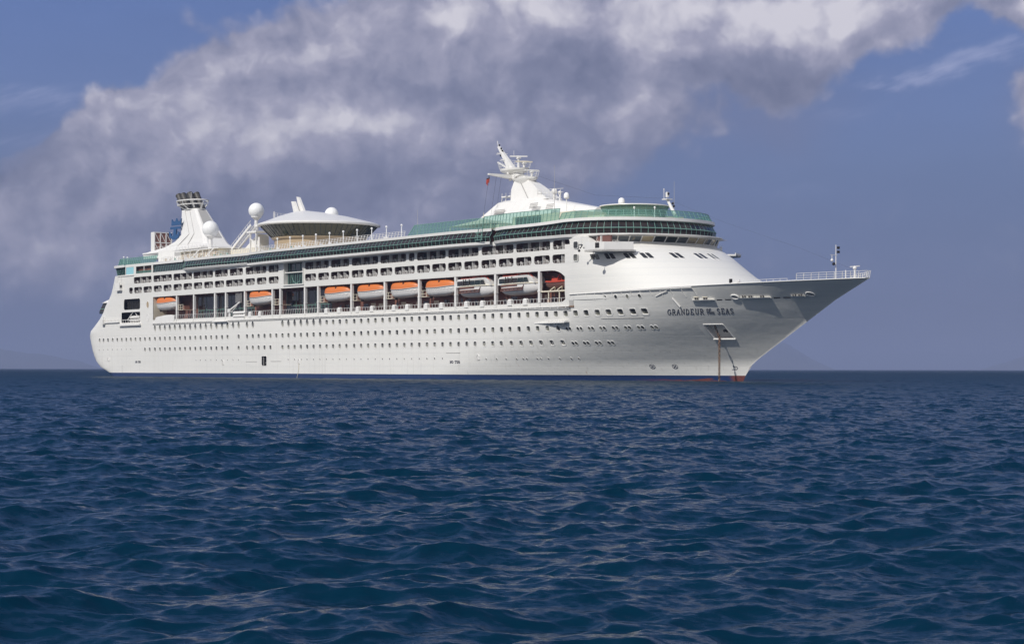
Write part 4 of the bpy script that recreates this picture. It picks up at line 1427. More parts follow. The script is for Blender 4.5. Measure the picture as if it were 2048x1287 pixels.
# ------------------------------------------------------------------ things on the upper decks
def make_funnel():
    secs = [(33.2, 8, 46, 4.4), (34.3, 19.3, 44.0, 3.7), (35.6, 25.0, 42.8, 3.3), (37.2, 28.0, 41.3, 3.0), (41.0, 26.9, 37.3, 2.35), (43.9, 26.1, 34.5, 1.8)]
    mb = MB()
    def ring(z, a, f, b, c=.16):
        k = b * c + .25
        return [(a, -b + k, z), (a + k, -b, z), (f - k, -b, z), (f, -b + k, z), (f, b - k, z), (f - k, b, z), (a + k, b, z), (a, b - k, z)]
    mb.loft([ring(*s) for s in secs])
    fun = mb.build("funnel", M['white'], ship)
    mb = MB()                                            # fold lines of the starboard casing
    for f0, f1, f2 in ((.30, .42, .36), (.62, .64, .60)):
        pts = []
        for (z, a, f, b), q in zip((secs[5], secs[3], secs[1]), (f0, f1, f2)):
            pts.append(Vector((a + (f - a) * q, -b - .03, z)))
        for p, q in zip(pts[:-1], pts[1:]): mb.bar(p, q, .10, .14)
    mb.build("casing_groove", M['grey'], fun)
    mb = MB()
    (z0, a0, f0, b0), (z1, a1, f1, b1) = (36.0, 0, 42.5, 1.9), (43.6, 0, 34.75, 1.1)
    mb.loft([[(f0 - .15, -b0, z0), (f0 + .12, -b0, z0), (f0 + .12, b0, z0), (f0 - .15, b0, z0)], [(f1 - .3, -b1, z1), (f1 + .08, -b1, z1), (f1 + .08, b1, z1), (f1 - .3, b1, z1)]])
    mb.build("front_panel", M['grey'], fun)
    for (x, y) in ((26.2, -1.0), (26.6, .9), (29.0, -1.1), (29.6, .9), (32.6, -.9), (33.2, .8)):
        mb = MB(); p0 = Vector((x + .6, y, 43.8)); p1 = Vector((x - 3.2, y, 48.15))
        mb.tube(p0, p1, .80, .80, 16); mb.tube(p1 - (p1 - p0).normalized() * .25, p1 + (p1 - p0).normalized() * .02, .86, .86, 16)
        mb.build("exhaust_pipe", M['soot'], fun, smooth=40)
    mb = MB()
    el = lambda z, a, b, dx=0: [(29.3 + dx + a * math.cos(R(t)), b * math.sin(R(t)), z) for t in range(0, 360, 12)]
    mb.path(el(46.25, 6.3, 3.5), .17, 6, closed=True); mb.path(el(45.2, 6.0, 3.3), .13, 6, closed=True)
    for t in range(0, 360, 40):
        p = lambda z, a, b: (29.3 + a * math.cos(R(t)), b * math.sin(R(t)), z)
        mb.bar(p(46.25, 6.3, 3.5), p(45.2, 6.0, 3.3), .16, .1)
        mb.bar(p(45.2, 6.0, 3.3), (30.3 + 3.7 * math.cos(R(t)), 1.7 * math.sin(R(t)), 43.8), .4, .22)
    mb.prism([(p[0], p[1]) for p in el(0, 4.6, 2.2, 1.2)], 43.85, 44.0)
    mb.tube((33.8, -2.6, 45.3), (33.8, -2.6, 48.2), .06)
    mb.build("funnel_ring", M['white'], fun)
    # blue crown-over-anchor emblem standing off the casing
    mb = MB()
    crown = [(23.4, 39.9), (23.6, 41.6), (24.6, 40.75), (25.1, 41.0), (25.6, 40.7), (26.5, 41.75), (27.2, 40.7), (27.7, 40.95), (28.0, 40.6), (29.4, 41.5), (29.0, 39.85)]
    anchor = [(22.8, 39.6), (28.9, 39.45), (28.8, 38.8), (26.5, 38.9), (26.1, 37.35), (27.3, 37.6), (27.0, 38.2), (28.3, 37.9), (27.6, 36.5), (25.8, 36.1), (24.2, 36.15), (22.2, 36.9), (21.9, 38.4), (22.9, 37.7), (23.5, 37.9), (23.2, 37.3), (24.4, 37.1), (24.8, 38.95), (22.7, 38.9)]
    for poly in (crown, anchor):
        mb.plate([(x, -3.35, z) for x, z in poly], (0, .3, 0))
    for x, z in ((27.4, 40.3), (27.2, 37.2)): mb.tube((x, -3.1, z), (x + 1.8, -2.2, z), .1)
    mb.build("crown_anchor_emblem", M['blue'], fun)
    # housing below the funnel
    mb = MB()
    mb.box(20, 47, -5.5, 5.5, 28.95, 33.25, 0)
    mb.loft([[(8, -4.6, 32.9), (47.5, -6.4, 32.9), (47.5, 6.4, 32.9), (8, 4.6, 32.9)], [(7.5, -4.4, 33.25), (47.5, -6.4, 33.25), (47.5, 6.4, 33.25), (7.5, 4.4, 33.25)]], m=0)
    mb.box(8, 20, -4.4, 4.4, 31.6, 32.95, 0)
    for x in (30, 34.5, 39): mb.box(x, x + 3.2, -5.56, -5.5, 31.5, 32.5, 1)
    for x in (24, 27, 32, 36): mb.box(x, x + 1.1, -5.56, -5.5, 29.0, 31.0, 2)
    mb.build("funnel_house", [M['white'], M['grey'], M['tan']], fun)
    mb = MB()                                            # lattice frame abaft the funnel
    x0, x1, y0, y1, z0, z1 = 9.0, 11.2, -2.6, 2.6, 33.2, 39.0
    mb.box(x0, x1 - .2, y0, y1, z0, z1, 0)
    mb.box(x1 - .25, x1 - .15, y0 + .1, y1, z0 + .2, z1 - .2, 1)
    for y in (y0, y0 + 1.7, y0 + 3.4, y1 - .15): mb.box(x1 - .15, x1 + .05, y, y + .22, z0, z1, 0)
    for z in (z0, z0 + 2.8, z1 - .25): mb.box(x1 - .14, x1 + .06, y0, y1, z, z + .22, 0)
    for k in range(3):
        ya = y0 + .1 + 1.7 * k
        for za, zb in ((z0 + .1, z0 + 2.8), (z0 + 2.9, z1 - .1)): mb.bar((x1, ya, zb), (x1, ya + 1.6, za), .12, .12, m=0)
    mb.build("lattice_frame", [M['white'], M['brown']], ship)


make_funnel()


def radome(x, y, z, r, base):
    mb = MB(); k = 14
    prof = [(r * math.sin(math.pi * i / k) if i else 1e-3, -r * math.cos(math.pi * i / k)) for i in range(k + 1)]
    prof = [p for p in prof if p[1] > -r * .80]
    mb.lathe([(r * .60, -r * .82)] + prof, (x, y, z), 28)
    o = mb.build("radome", M['lamp'], ship, smooth=50)
    mb = MB(); mb.lathe([(r * .30, base - z), (r * .22, -r * 1.25), (r * .5, -r * .95), (r * .66, -r * .86), (r * .66, -r * .74), (r * .3, -r * .74)], (x, y, z), 18)
    mb.build("pedestal", M['white'], o, smooth=40)


radome(56.0, -8, 37.0, 2.08, 32.0)
radome(73.0, -4, 40.75, 1.92, 36.0)
radome(96.2, 4, 38.8, 1.65, 36.0)


def make_lounge():
    cx, r = 97.2, 14.6
    mb = MB(); n = 64
    ring = lambda rr, z, dx=0: [(cx + dx + rr * math.cos(2 * math.pi * k / n), rr * math.sin(2 * math.pi * k / n), z) for k in range(n)]
    mb.loft([ring(r - .7, 35.45), ring(r - .02, 35.62), ring(r, 35.85), ring(r - .15, 36.05), ring(r - 1.6, 36.5, -.3), ring(8.5, 38.0, -2.6), ring(4.0, 39.2, -5.4), ring(1.2, 39.75, -7.2)])
    lo = mb.build("sky_lounge", M['white'], ship, smooth=28)
    mb = MB()
    mb.loft([ring(r - .75, 35.5), ring(11.2, 32.75)], cap=False)
    gl = mb.build("lounge_windows", M['lounge'], lo, smooth=40)
    mb = MB()
    for k in range(0, n, 1):
        a, b = ring(r - .70, 35.5)[k], ring(11.25, 32.75)[k]
        mb.bar(a, b, .09, .07)
    mb.build("mullion", M['bandglass'], gl)
    mb = MB(); mb.loft([ring(11.3, 32.75), ring(11.1, 32.4), ring(10.6, 32.3), ring(10.4, 28.95)])
    mb.build("lounge_base", M['tan'], lo, smooth=30)
    mb = MB()                                            # twin fins on the roof
    mb.plate([(88.0, -.3, 39.3), (90.6, -.3, 39.2), (87.6, -.3, 43.2), (86.6, -.3, 43.4)], (0, .6, 0))
    mb.plate([(86.9, -1.2, 39.4), (89.0, -1.2, 39.4), (87.2, -1.2, 42.2), (85.6, -1.2, 42.3)], (0, .5, 0))
    mb.build("roof_fin", M['white'], lo)
    mb = MB(); pts = [(84.4 - i * .9, -9.2 + 0 * i, 37.4 - .02 * i) for i in range(1)]
    rail = [(cx - 7.2 + 6.5 * math.cos(R(t)), 6.5 * math.sin(R(t)) - 1, 38.3) for t in range(150, 265, 12)]
    for p in rail: mb.bar((p[0], p[1], 37.4), (p[0], p[1], 39.4), .07, .07)
    for h in (0, .55, 1.1): mb.path([(p[0], p[1], p[2] + h) for p in rail], .035, 5)
    mb.build("roof_rail", M['white'], lo)
    # stair tower leading up to it
    mb = MB()
    for y in (-9.2, -7.4):
        mb.bar((69.6, y, 31.0), (80.0, y, 36.6), .22, .55); mb.bar((69.6, y, 32.1), (80.0, y, 37.7), .08, .08)
        for k in range(9):
            x = 70 + k * 1.2; mb.bar((x, y, 31.2 + k * .65), (x, y, 32.3 + k * .65), .07, .07)
    for k in range(20):
        x = 70 + k * .5; mb.box(x, x + .4, -9.2, -7.4, 31.1 + k * .27, 31.2 + k * .27)
    mb.box(79.4, 84.2, -10, -6.5, 34.6, 35.0); mb.box(80.6, 80.9, -9.8, -9.5, 28.95, 34.6); mb.box(83.6, 83.9, -9.8, -9.5, 28.95, 34.6)
    mb.plate([(74.6, -8, 31.2), (81.4, -8, 31.2), (81.4, -8, 34.4)], (0, 3, 0))
    mb.bar((80.8, -9.7, 33.2), (85.0, -9.7, 31.0), .2, .2); mb.tube((85.2, -9.6, 29), (85.2, -9.6, 33.4), .4, .3)
    mb.build("stair", M['white'], ship)


make_lounge()


def make_sundeck():
    # leaning rail stanchions along the outboard edge
    mb = MB(); y_of = lambda x: -(15.75 if x < 57 else (off_S2(x) - .35 if x < 93 else off_S3(x) - .6))
    xs = np.arange(43.4, 163.5, 1.25)
    for x in xs: mb.bar((x, y_of(x), 29.05), (x + .12, y_of(x) + .25, 30.15), .09, .09)
    for z, d in ((30.15, .25), (29.8, .18), (29.45, .1)):
        mb.path([(x, y_of(x) + d, z) for x in xs], .035, 5)
    mb.build("deck_rail", M['white'], ship)
    for x in (104.29, 110.33, 116.32, 122.3, 128.35, 134.38, 140.28, 146.38, 152.4, 158.43):
        mb = MB(); mb.tube((x, -15.0, 28.95), (x, -15.0, 31.55), .11, .09); mb.sphere((x, -15.0, 31.75), .24, 12)
        mb.build("lamp_post", M['lamp'], ship, smooth=40)
    for x, z in ((18.1, 31.2), (20.4, 31.0)):
        mb = MB(); mb.tube((x, -14.6, 28.95), (x, -14.6, z), .09); mb.sphere((x, -14.6, z + .2), .22, 10); mb.build("lamp_post", M['lamp'], ship, smooth=40)
    # deckhouses and clutter aft of the lounge
    mb = MB()
    mb.box(47, 68, -12, 12, 28.95, 31.4, 0); mb.box(46, 70, -12.8, 12.8, 31.4, 31.6, 1)
    for x in np.arange(48, 67, 2.3): mb.box(x, x + 1.5, -12.06, -12, 29.3, 31.0, 2)
    mb.box(70, 84, -9.5, 9.5, 28.95, 31.0, 0)
    mb.build("deckhouse", [M['cream'], M['white'], M['tan']], ship)
    mb = MB()
    for x in np.arange(46.2, 70, 1.7): mb.bar((x, -12.7, 31.6), (x, -12.7, 32.7), .07, .07)
    for z in (32.0, 32.35, 32.7): mb.tube((46.2, -12.7, z), (70, -12.7, z), .035)
    for x in np.arange(20, 47, 2.2): mb.bar((x, -6.2, 33.25), (x, -6.2, 34.2), .06, .06)
    mb.tube((20, -6.2, 34.2), (47, -6.2, 34.2), .04)
    mb.build("deck_rail", M['white'], ship)
    mb = MB()
    for x in (50.5, 54, 57.5, 61, 64.5): mb.bar((x, -12.6, 28.95), (x, -12.6, 31.5), .16, .16)
    for x in (55, 63): mb.bar((x, -13.4, 28.95), (x + 5.5, -13.2, 31.5), .18, .25)
    mb.build("deck_stair", M['white'], ship)
    rg = random.Random(9)
    for i in range(26):                                  # deck chairs behind the rail
        x = rg.uniform(44, 160); y = -rg.uniform(12.9, 14.3)
        mb = MB(); mb.box(x, x + 1.5, y, y + .6, 29.2, 29.28); mb.bar((x + .1, y + .3, 29.25), (x - .45, y + .3, 29.95), .6, .06)
        for q in (.1, 1.3): mb.box(x + q, x + q + .06, y, y + .6, 28.95, 29.2)
        mb.build("deck_chair", M['white'] if i % 4 else M['teal'], ship)


make_sundeck()


def make_mast():
    mb = MB()
    def sec(x, zt, h, zb=30.9, hb=None):
        hb = hb or h * 1.5
        return [(x, -hb, zb), (x, -h, zt - .5), (x, -h * .55, zt), (x, h * .55, zt), (x, h, zt - .5), (x, hb, zb)]
    mb.loft([sec(166.5, 32.0, 5.0, 31.2, 7), sec(171.5, 33.0, 4.3, 31.0, 6.6), sec(176.5, 36.2, 3.1, 31.0, 6.2), sec(189, 36.1, 2.7, 31.0, 5.2), sec(207, 32.95, 1.6, 32.0, 1.8)])
    mast = mb.build("mast_house", M['white'], ship)
    mb = MB()
    for (x, z, w) in ((177.5, 33.6, 3.4), (189.5, 34.2, 2.4), (195.5, 33.6, 2.2)):
        k = (36.2 - z) / 5.2; y = -(2.9 + k * 3.0)
        for q in range(4):
            mb.bar((x, y - .15 - .12 * q * 1.0, z + .45 - .3 * q), (x + w, y - .05 - .12 * q, z + .45 - .3 * q), .09, .16)
    mb.build("louvre", M['grey'], mast)
    fin = [(180.2, 41.0), (179.2, 40.0), (178.7, 38.4), (179.2, 36.0), (192.0, 35.6), (189.4, 37.0), (186.8, 38.6), (184.6, 39.7), (182.6, 41.0)]
    cxx, czz = 182.6, 38.4
    mb = MB()
    mb.loft([[(x, -1.0 + .5 * 0, z) for x, z in fin], [(cxx + (x - cxx) * 1.0, -1.5, z) for x, z in fin]][::-1] + [])
    mb.v = []; mb.f = []; mb.m = []
    half = lambda z: .75 + (41 - z) * .22
    L_ = [(x, -half(z), z) for x, z in fin]; R_ = [(x, half(z), z) for x, z in fin]
    mb.loft([L_, R_])
    up = mb.build("mast", M['white'], ship)
    mb = MB(); mb.bar((180.6, -1.0, 40.9), (185.4, -2.0, 36.3), .12, .1); mb.build("halyard_pipe", M['grey'], up)
    def bowl(name, cx, a, b, z0, zt, neck):
        mb = MB(); el = lambda k, z: [(cx + a * k * math.cos(R(t)), b * k * math.sin(R(t)), z) for t in range(0, 360, 12)]
        mb.loft([el(neck, z0 - 1.0), el(neck * 1.15, z0 - .35), el(.80, z0), el(.97, z0 + .35), el(1.0, zt), el(.85, zt - .02)])
        o = mb.build(name, M['white'], up, smooth=35)
        mb = MB()
        for t in range(0, 360, 24):
            p = (cx + a * math.cos(R(t)), b * math.sin(R(t)), zt); q = (cx + a * 1.13 * math.cos(R(t)), b * 1.13 * math.sin(R(t)), zt + 1.25)
            mb.bar(p, q, .05, .05)
        for h, k in ((1.25, 1.13), (.85, 1.09), (.42, 1.045)):
            mb.path([(cx + a * k * math.cos(R(t)), b * k * math.sin(R(t)), zt + h) for t in range(0, 360, 12)], .028, 5, closed=True)
        mb.build("platform_rail", M['white'], o)
        return o
    bowl("radar_platform", 181.9, 3.6, 1.7, 39.9, 40.6, .6)
    bowl("radar_platform", 178.0, 3.9, 2.5, 42.0, 42.75, .42)
    mb = MB(); mb.tube((179.6, 0, 40.6), (178.4, 0, 42.2), 1.35, 1.2, 14); mb.build("mast_neck", M['white'], up, smooth=40)
    mb = MB()
    mb.loft([[(x, y, z) for x, y, z in ((177.2 + 1.0 * dx, .45 * dy, 42.7) for dx, dy in ((-1, -1), (1, -1), (1, 1), (-1, 1)))], [(172.35 + .32 * dx, .22 * dy, 47.8) for dx, dy in ((-1, -1), (1, -1), (1, 1), (-1, 1))]])
    mb.tube((172.2, 0, 47.7), (171.8, 0, 49.0), .07)
    for x, z in ((173.6, 46.3), (174.9, 44.9)):
        mb.bar((x - 2.1, 0, z), (x + .8, 0, z), .12, .12); mb.bar((x, -1.3, z), (x, 1.3, z), .12, .12)
    mb.bar((172.0, 0, 44.6), (176.0, 0, 42.9), .3, .25)
    po = mb.build("mast_pole", M['white'], up)
    mb = MB()
    for p in ((173.0, 0, 46.7), (173.0, 0, 45.9), (174.3, 0, 45.3), (174.3, 0, 44.5), (172.5, 0, 48.1), (173.6, -.3, 47.3), (173.9, -.2, 46.8)): mb.sphere(p, .2, 8)
    mb.build("navigation_lamp", M['dark'], po)
    for (x, y, z0, z1, dx, dy, m) in ((179.4, 0, 42.7, 45.1, .9, 1.55, 'white'), (182.2, -.6, 42.7, 43.75, .5, 1.7, 'gold'), (184.3, -.2, 40.6, 41.85, .4, 1.45, 'white')):
        mb = MB(); mb.tube((x, y, z0), (x, y, z1 - .3), .26, .2, 10); mb.box(x - .4, x + .4, y - .35, y + .35, z1 - .4, z1 - .05)
        ra = mb.build("radar", M['white'], up)
        mb = MB(); mb.bar((x - dx, y - dy, z1 + .1), (x + dx, y + dy, z1 + .1), .3, .26); mb.build("scanner_bar", M[m if m != 'gold' else 'cream'], ra)
    mb = MB(); mb.tube((178.6, -.6, 45.1), (178.6, -.6, 46.4), .04); mb.build("whip_aerial", M['white'], up)
    mb = MB()
    mb.loft([[(177.4, .5, 40.45), (179.1, .5, 40.45), (179.1, .5, 41.35), (177.4, .5, 41.35)], [(177.9, -6.6, 41.15), (178.5, -6.6, 41.15), (178.5, -6.6, 41.45), (177.9, -6.6, 41.45)]])
    mb.sphere((178.2, -1.7, 41.75), .3, 10); mb.tube((178.2, -1.2, 40.9), (178.2, -1.2, 40.2), .32, .28)
    mb.build("yardarm", M['white'], up)
    mb = MB(); mb.box(175.0, 178.2, -1.2, 1.2, 37.0, 37.25)
    for x in (175.2, 176.6): mb.bar((x, -1.1, 37.0), (x - .3, -1.1, 36.0), .12, .12)
    for x in (175.1, 176.5, 178.0): mb.bar((x, -1.1, 37.2), (x, -1.1, 37.9), .07, .07)
    mb.build("aft_step", M['white'], up)
    mb = MB()                                            # railed ledge on the ridge
    for x in np.arange(188.5, 197.6, 1.3): mb.bar((x, -1.7, 36.0 - .15 * (x - 188.5)), (x + .1, -1.9, 37.6 - .05 * (x - 188.5)), .07, .07)
    for h in (.8, 1.5): mb.tube((188.5, -1.8, 36.1 + h), (197.2, -1.8, 35.1 + h + .7), .04)
    mb.tube((192.6, -.6, 35), (192.6, -.6, 36.7), .25); mb.sphere((192.6, -.6, 37.1), .6, 14); mb.tube((194.4, -.6, 35), (194.4, -.6, 36.4), .18); mb.sphere((194.4, -.6, 36.7), .4, 12)
    mb.build("ridge_rail", M['white'], mast)
    for (x, y, z0, z1, r) in ((206.6, -8, 31.0, 34.8, .52), (217.2, -3, 32.4, 33.3, .62)):
        mb = MB(); mb.tube((x, y, z0), (x, y, z1 - .3), .09 if z1 - z0 > 1 else .3)
        mb.lathe([(r * .7, -.5), (r, -.35), (r, .15), (r * .85, .45), (r * .45, .66), (.001, .72)], (x, y, z1), 18)
        mb.build("antenna_dome", M['lamp'], ship, smooth=40)
    for (x, y, z0, z1) in ((202.7, -8, 31.2, 41.0), (159.9, -12, 28.95, 35.0), (227.8, 1, 30, 36.5)):
        mb = MB(); mb.tube((x, y, z0), (x, y, z0 + 1.2), .09); mb.tube((x, y, z0 + 1.2), (x, y, z1), .05, .025); mb.build("whip_aerial", M['grey'], ship)
    mb = MB()
    mb.tube((230.2, 0, 28.9), (227.0, 0, 33.2), .42, .22, 10); mb.box(226.3, 227.7, -.7, .7, 33.1, 33.25)
    for y in (-.6, 0.1): mb.tube((226.8, y, 33.2), (226.8, y, 34.9 if y < 0 else 34.6), .05)
    mb.box(226.6, 227.2, -.1, .3, 33.6, 34.5); mb.sphere((226.8, -.6, 35.0), .14, 8)
    fm = mb.build("foremast", M['white'], ship)
    mb = MB()
    for p in ((227.2, .1, 34.2), (228.6, 0, 32.3), (228.9, 0, 31.8)): mb.sphere(p, .24, 8)
    mb.build("navigation_lamp", M['dark'], fm)
    mb = MB()
    mb.path([(227, 0, 33.2), (243, 0, 28.0), (262, 0, 22.6), (275, 0, 18.4)], .010, 5); mb.path([(227, 0, 33.3), (205, 0, 35.5), (185, 0, 41)], .015, 5)
    for y in (-6.4, -4.6, -3.4): mb.tube((178.2, y, 41.2), (176.5, y - .5, 31.5), .02)
    mb.build("stay_wire", M['wire'], ship)


make_mast()


# ------------------------------------------------------------------ fittings on the hull
def make_bow():
    mb = MB()                                            # bulwark cap
    xs = np.linspace(219.6, 278.4, 60)
    pts = [(x, -float(H(x, min(16.85, zg(x)))) , zg(x)) for x in xs]
    mb.path(pts, .09, 6)
    mb.path([(x, -y, z) for x, y, z in pts], .09, 6)
    mb.build("bulwark_cap", M['white'], ship)
    mb = MB()                                            # handrail standing off the flare beside the raked front
    pts = []
    for x in np.linspace(218.5, 249, 14):
        p = hull_pt(x, zg(x) - .1, .22); pts.append(p)
        mb.bar(p, hull_pt(x + .2, zg(x) - 1.0 - .8 * sst(x, 236, 247), .02), .09, .09)
    mb.path(pts, .09, 6)
    mb.bar(hull_pt(240.5, 14.6, .05), hull_pt(243.5, 15.6, .2), .1, .1)
    mb.build("side_rail", M['white'], ship)
    mb = MB()
    for s in (-1, 1):
        q = []
        for x in np.linspace(268.2, 278.6, 10):
            y = s * float(H(x, 16.8)) * .97; z = zg(x)
            mb.bar((x, y, z), (x + .15, y + s * .1, z + 1.15), .07, .07); q.append((x, y, z))
        for h in (.4, .78, 1.15): mb.path([(a + .15 * h, b + s * .08 * h, c + h) for a, b, c in q], .035, 5)
        q = [(x, s * float(H(x, 16.7)) * .96, zg(x)) for x in np.linspace(260.8, 266.6, 6)]
        for a, b, c in q: mb.bar((a, b, c), (a, b, c + .42), .06, .06)
        mb.path([(a, b, c + .42) for a, b, c in q], .035, 5)
    mb.bar((278.6, -.6, 18.0), (278.6, .6, 18.0), .07, .07)
    mb.build("bow_rail", M['white'], ship)
    mb = MB()
    mb.tube((271.1, 0, 15.8), (271.1, 0, 22.6), .09, .06); mb.bar((271.1, -1.2, 20.9), (271.1, .3, 20.9), .08, .08); mb.tube((271.1, -.9, 20.9), (271.1, -.9, 20.2), .05)
    bm_ = mb.build("bow_mast", M['white'], ship)
    mb = MB(); mb.sphere((271.1, -.9, 20.0), .25, 12); mb.build("hailer", M['white'], bm_, smooth=40)
    mb = MB(); mb.sphere((271.1, -.5, 19.4), .27, 12); mb.box(271.2, 271.5, .1, .5, 21.2, 21.6); mb.box(271.2, 271.5, .1, .5, 21.9, 22.3); mb.build("signal_lamp", M['dark'], bm_)
    mb = MB(); mb.tube((275.5, 0, 16.5), (275.5, 0, 18.3), .16); mb.sphere((275.5, 0, 18.55), .34, 12); mb.bar((275.2, -.8, 18.75), (275.8, .8, 18.9), .12, .16)
    mb.tube((273.4, 0, 16.5), (273.4, 0, 18.3), .09); mb.build("searchlight", M['white'], ship)
    mb = MB(); mb.bar((252.2, -8.6, 15.9), (256.6, -8.4, 16.9), .3, .35); mb.box(252.8, 254.6, -8.9, -8.0, 15.4, 16.3); mb.box(251.0, 252.6, -9.0, -8.2, 15.6, 16.3)
    mb.build("foredeck_crane", M['white'], ship)
    mb = MB(); mb.box(254.2, 254.6, -8.7, -8.3, 16.6, 17.3); mb.build("winch_motor", M['dark'], ship)
    # mooring ledges with bollards, and fairlead rings
    for x0, x1, z, bs in ((247.76, 251.98, 13.72, (.22, .62)), (256.72, 261.9, 13.9, (.15, .36, .74)), (265.25, 267.3, 14.02, (.24, .68))):
        mb = MB(); n = 8
        xs = np.linspace(x0, x1, n)
        mb.loft([[hull_pt(x, z - .08, -.05), hull_pt(x, z - .08, .0) + Vector((.18, -.45, 0)), hull_pt(x, z + .08, .0) + Vector((.18, -.45, 0)), hull_pt(x, z + .08, -.05)] for x in xs])
        le = mb.build("mooring_ledge", M['white'], ship)
        for q in bs:
            x = x0 + (x1 - x0) * q; p = hull_pt(x, z + .08, 0) + Vector((.1, -.25, 0))
            mb = MB(); d = Vector((.35, .14, 0)).normalized()
            for s in (-.22, .22): mb.tube(p + d * s, p + d * s + Vector((0, 0, .42)), .13, .12, 10, m=0)
            mb.bar(p + d * -.5 + Vector((0, 0, .48)), p + d * .5 + Vector((0, 0, .48)), .3, .12, m=1)
            mb.build("bollard", [M['soot'], M['cream']], le)
        mb = MB()                                        # dark slots beside the ledge
        for a, b in ((x1 + .35, x1 + 1.4), (x1 + 1.9, x1 + 3.0)):
            if b < 266: mb.loft([[hull_pt(x, z - .06, .015) for x in np.linspace(a, b, 5)], [hull_pt(x, z + .1, .015) for x in np.linspace(a, b, 5)]], cap=False, closed=False)
        if mb.v: mb.build("scupper_slot", M['dark'], ship)
    for x, z in ((256.0, 14.2), (268.4, 14.45)):
        mb = MB()
        ring = [hull_pt(x + .62 * math.cos(R(t)), z + .34 * math.sin(R(t)), .08) for t in range(0, 360, 20)]
        mb.path(ring, .12, 7, closed=True, m=0); mb.poly([hull_pt(x + .55 * math.cos(R(t)), z + .28 * math.sin(R(t)), .02) for t in range(0, 360, 20)], 1)
        mb.build("fairlead", [M['white'], M['grey']], ship)
    mb = MB(); mb.bar(hull_pt(244.0, 14.25, .12), hull_pt(244.7, 12.75, .12), .28, .25); mb.build("fender_bar", M['white'], ship)
    # anchor pocket
    hole = rrect(246.9, 250.4, 7.2, 9.62, .15)
    fr = [(248.65 + (x - 248.65) * 1.06, 8.41 + (z - 8.41) * 1.08) for x, z in hole]
    mb = MB()
    front = on_hull(hole, .0); back = [p + Vector((-.5, 1.6, .15)) for p in front]
    mb.loft([on_hull(fr, 0), on_hull(fr, .10), on_hull(hole, .10), front], cap=False, m=0)
    mb.loft([front, back], cap=False, m=1); mb.poly(back, 1)
    lip = [hull_pt(x, 7.16, .0) for x in np.linspace(246.7, 250.6, 6)]
    mb.loft([[p + Vector((0, .1, -.16)), p + Vector((.05, -.2, -.12)), p + Vector((.05, -.2, .12)), p + Vector((0, .1, .12))] for p in lip], m=0)
    ap = mb.build("anchor_pocket", [M['white'], M['boat']], ship)
    mb = MB(); c = hull_pt(249.4, 7.9, -1.0)
    for k in range(9):
        a = c + Vector((-.9 + k * .3, .1 * (k % 3), .25 * math.sin(k * 2.1))); mb.sphere(a, .16 + .05 * (k % 2), 8)
    mb.bar(c + Vector((-1.2, .3, -.2)), c + Vector((1.3, .0, .35)), .2, .2); mb.build("anchor_gear", M['soot'], ap)
    # folded boarding fin amidships-forward
    mb = MB(); pr = []
    for k, x in enumerate(np.linspace(207.2, 217.3, 12)):
        w = .05 + 1.15 * sst(x, 206.5, 218.5)
        p = hull_pt(x, 10.5, 0)
        pr.append([p + Vector((0, .05, .08)), p + Vector((0, -w, .02)), p + Vector((0, -w, -.14)), p + Vector((0, .05, -.10))])
        if k > 4: mb.loft([[p + Vector((-.12, -w, .02)), p + Vector((.12, -w, .02)), p + Vector((.12, -.05, .02)), p + Vector((-.12, -.05, .02))], [p + Vector((-.05, -w * .9, .3)), p + Vector((.05, -w * .9, .3)), p + Vector((.05, -.05, .45)), p + Vector((-.05, -.05, .45))]])
    mb.loft(pr)
    for x in (212.5, 214.2, 215.9):
        p = hull_pt(x, 10.4, 0); q = hull_pt(x, 9.6, 0); w = .05 + 1.1 * sst(x, 206.5, 218.5)
        mb.poly([p, p + Vector((0, -w, 0)), q])
    mb.build("side_shelf", M['white'], ship)
    # overboard scoops
    for x, z in ((188.4, 4.1), (116.7, 3.45), (11.8, 4.3), (79.2, 3.3)):
        mb = MB(); h = rrect(x - .5, x + .45, z - .55, z + .6, [.1, .1, .45, .45])
        p = on_hull(h, .0); mb.loft([p, on_hull([(x + (a - x) * .85, z + (b - z) * .85) for a, b in h], .12)], cap=False, m=0)
        mb.poly(on_hull([(x + (a - x) * .85, z + (b - z) * .85 + .05) for a, b in h], .02), 1); mb.build("discharge_scoop", [M['white'], M['boat']], ship)
    mb = MB(); mb.path([hull_pt(116.6, 3.1, .06), hull_pt(116.5, 1.6, .05), hull_pt(115.7, -.3, .05)], .06, 5); mb.build("discharge_hose", M['cream'], ship)
    for a, b, z in ((91.0, 96.5, 3.5), (103.2, 108.2, 3.55), (177.2, 182.2, 5.05), (226.0, 236.0, 11.0)):
        mb = MB(); mb.path([hull_pt(x, z, .03) for x in np.linspace(a, b, 6)], .05, 5); mb.build("rubbing_strake", M['grey'], ship)


make_bow()


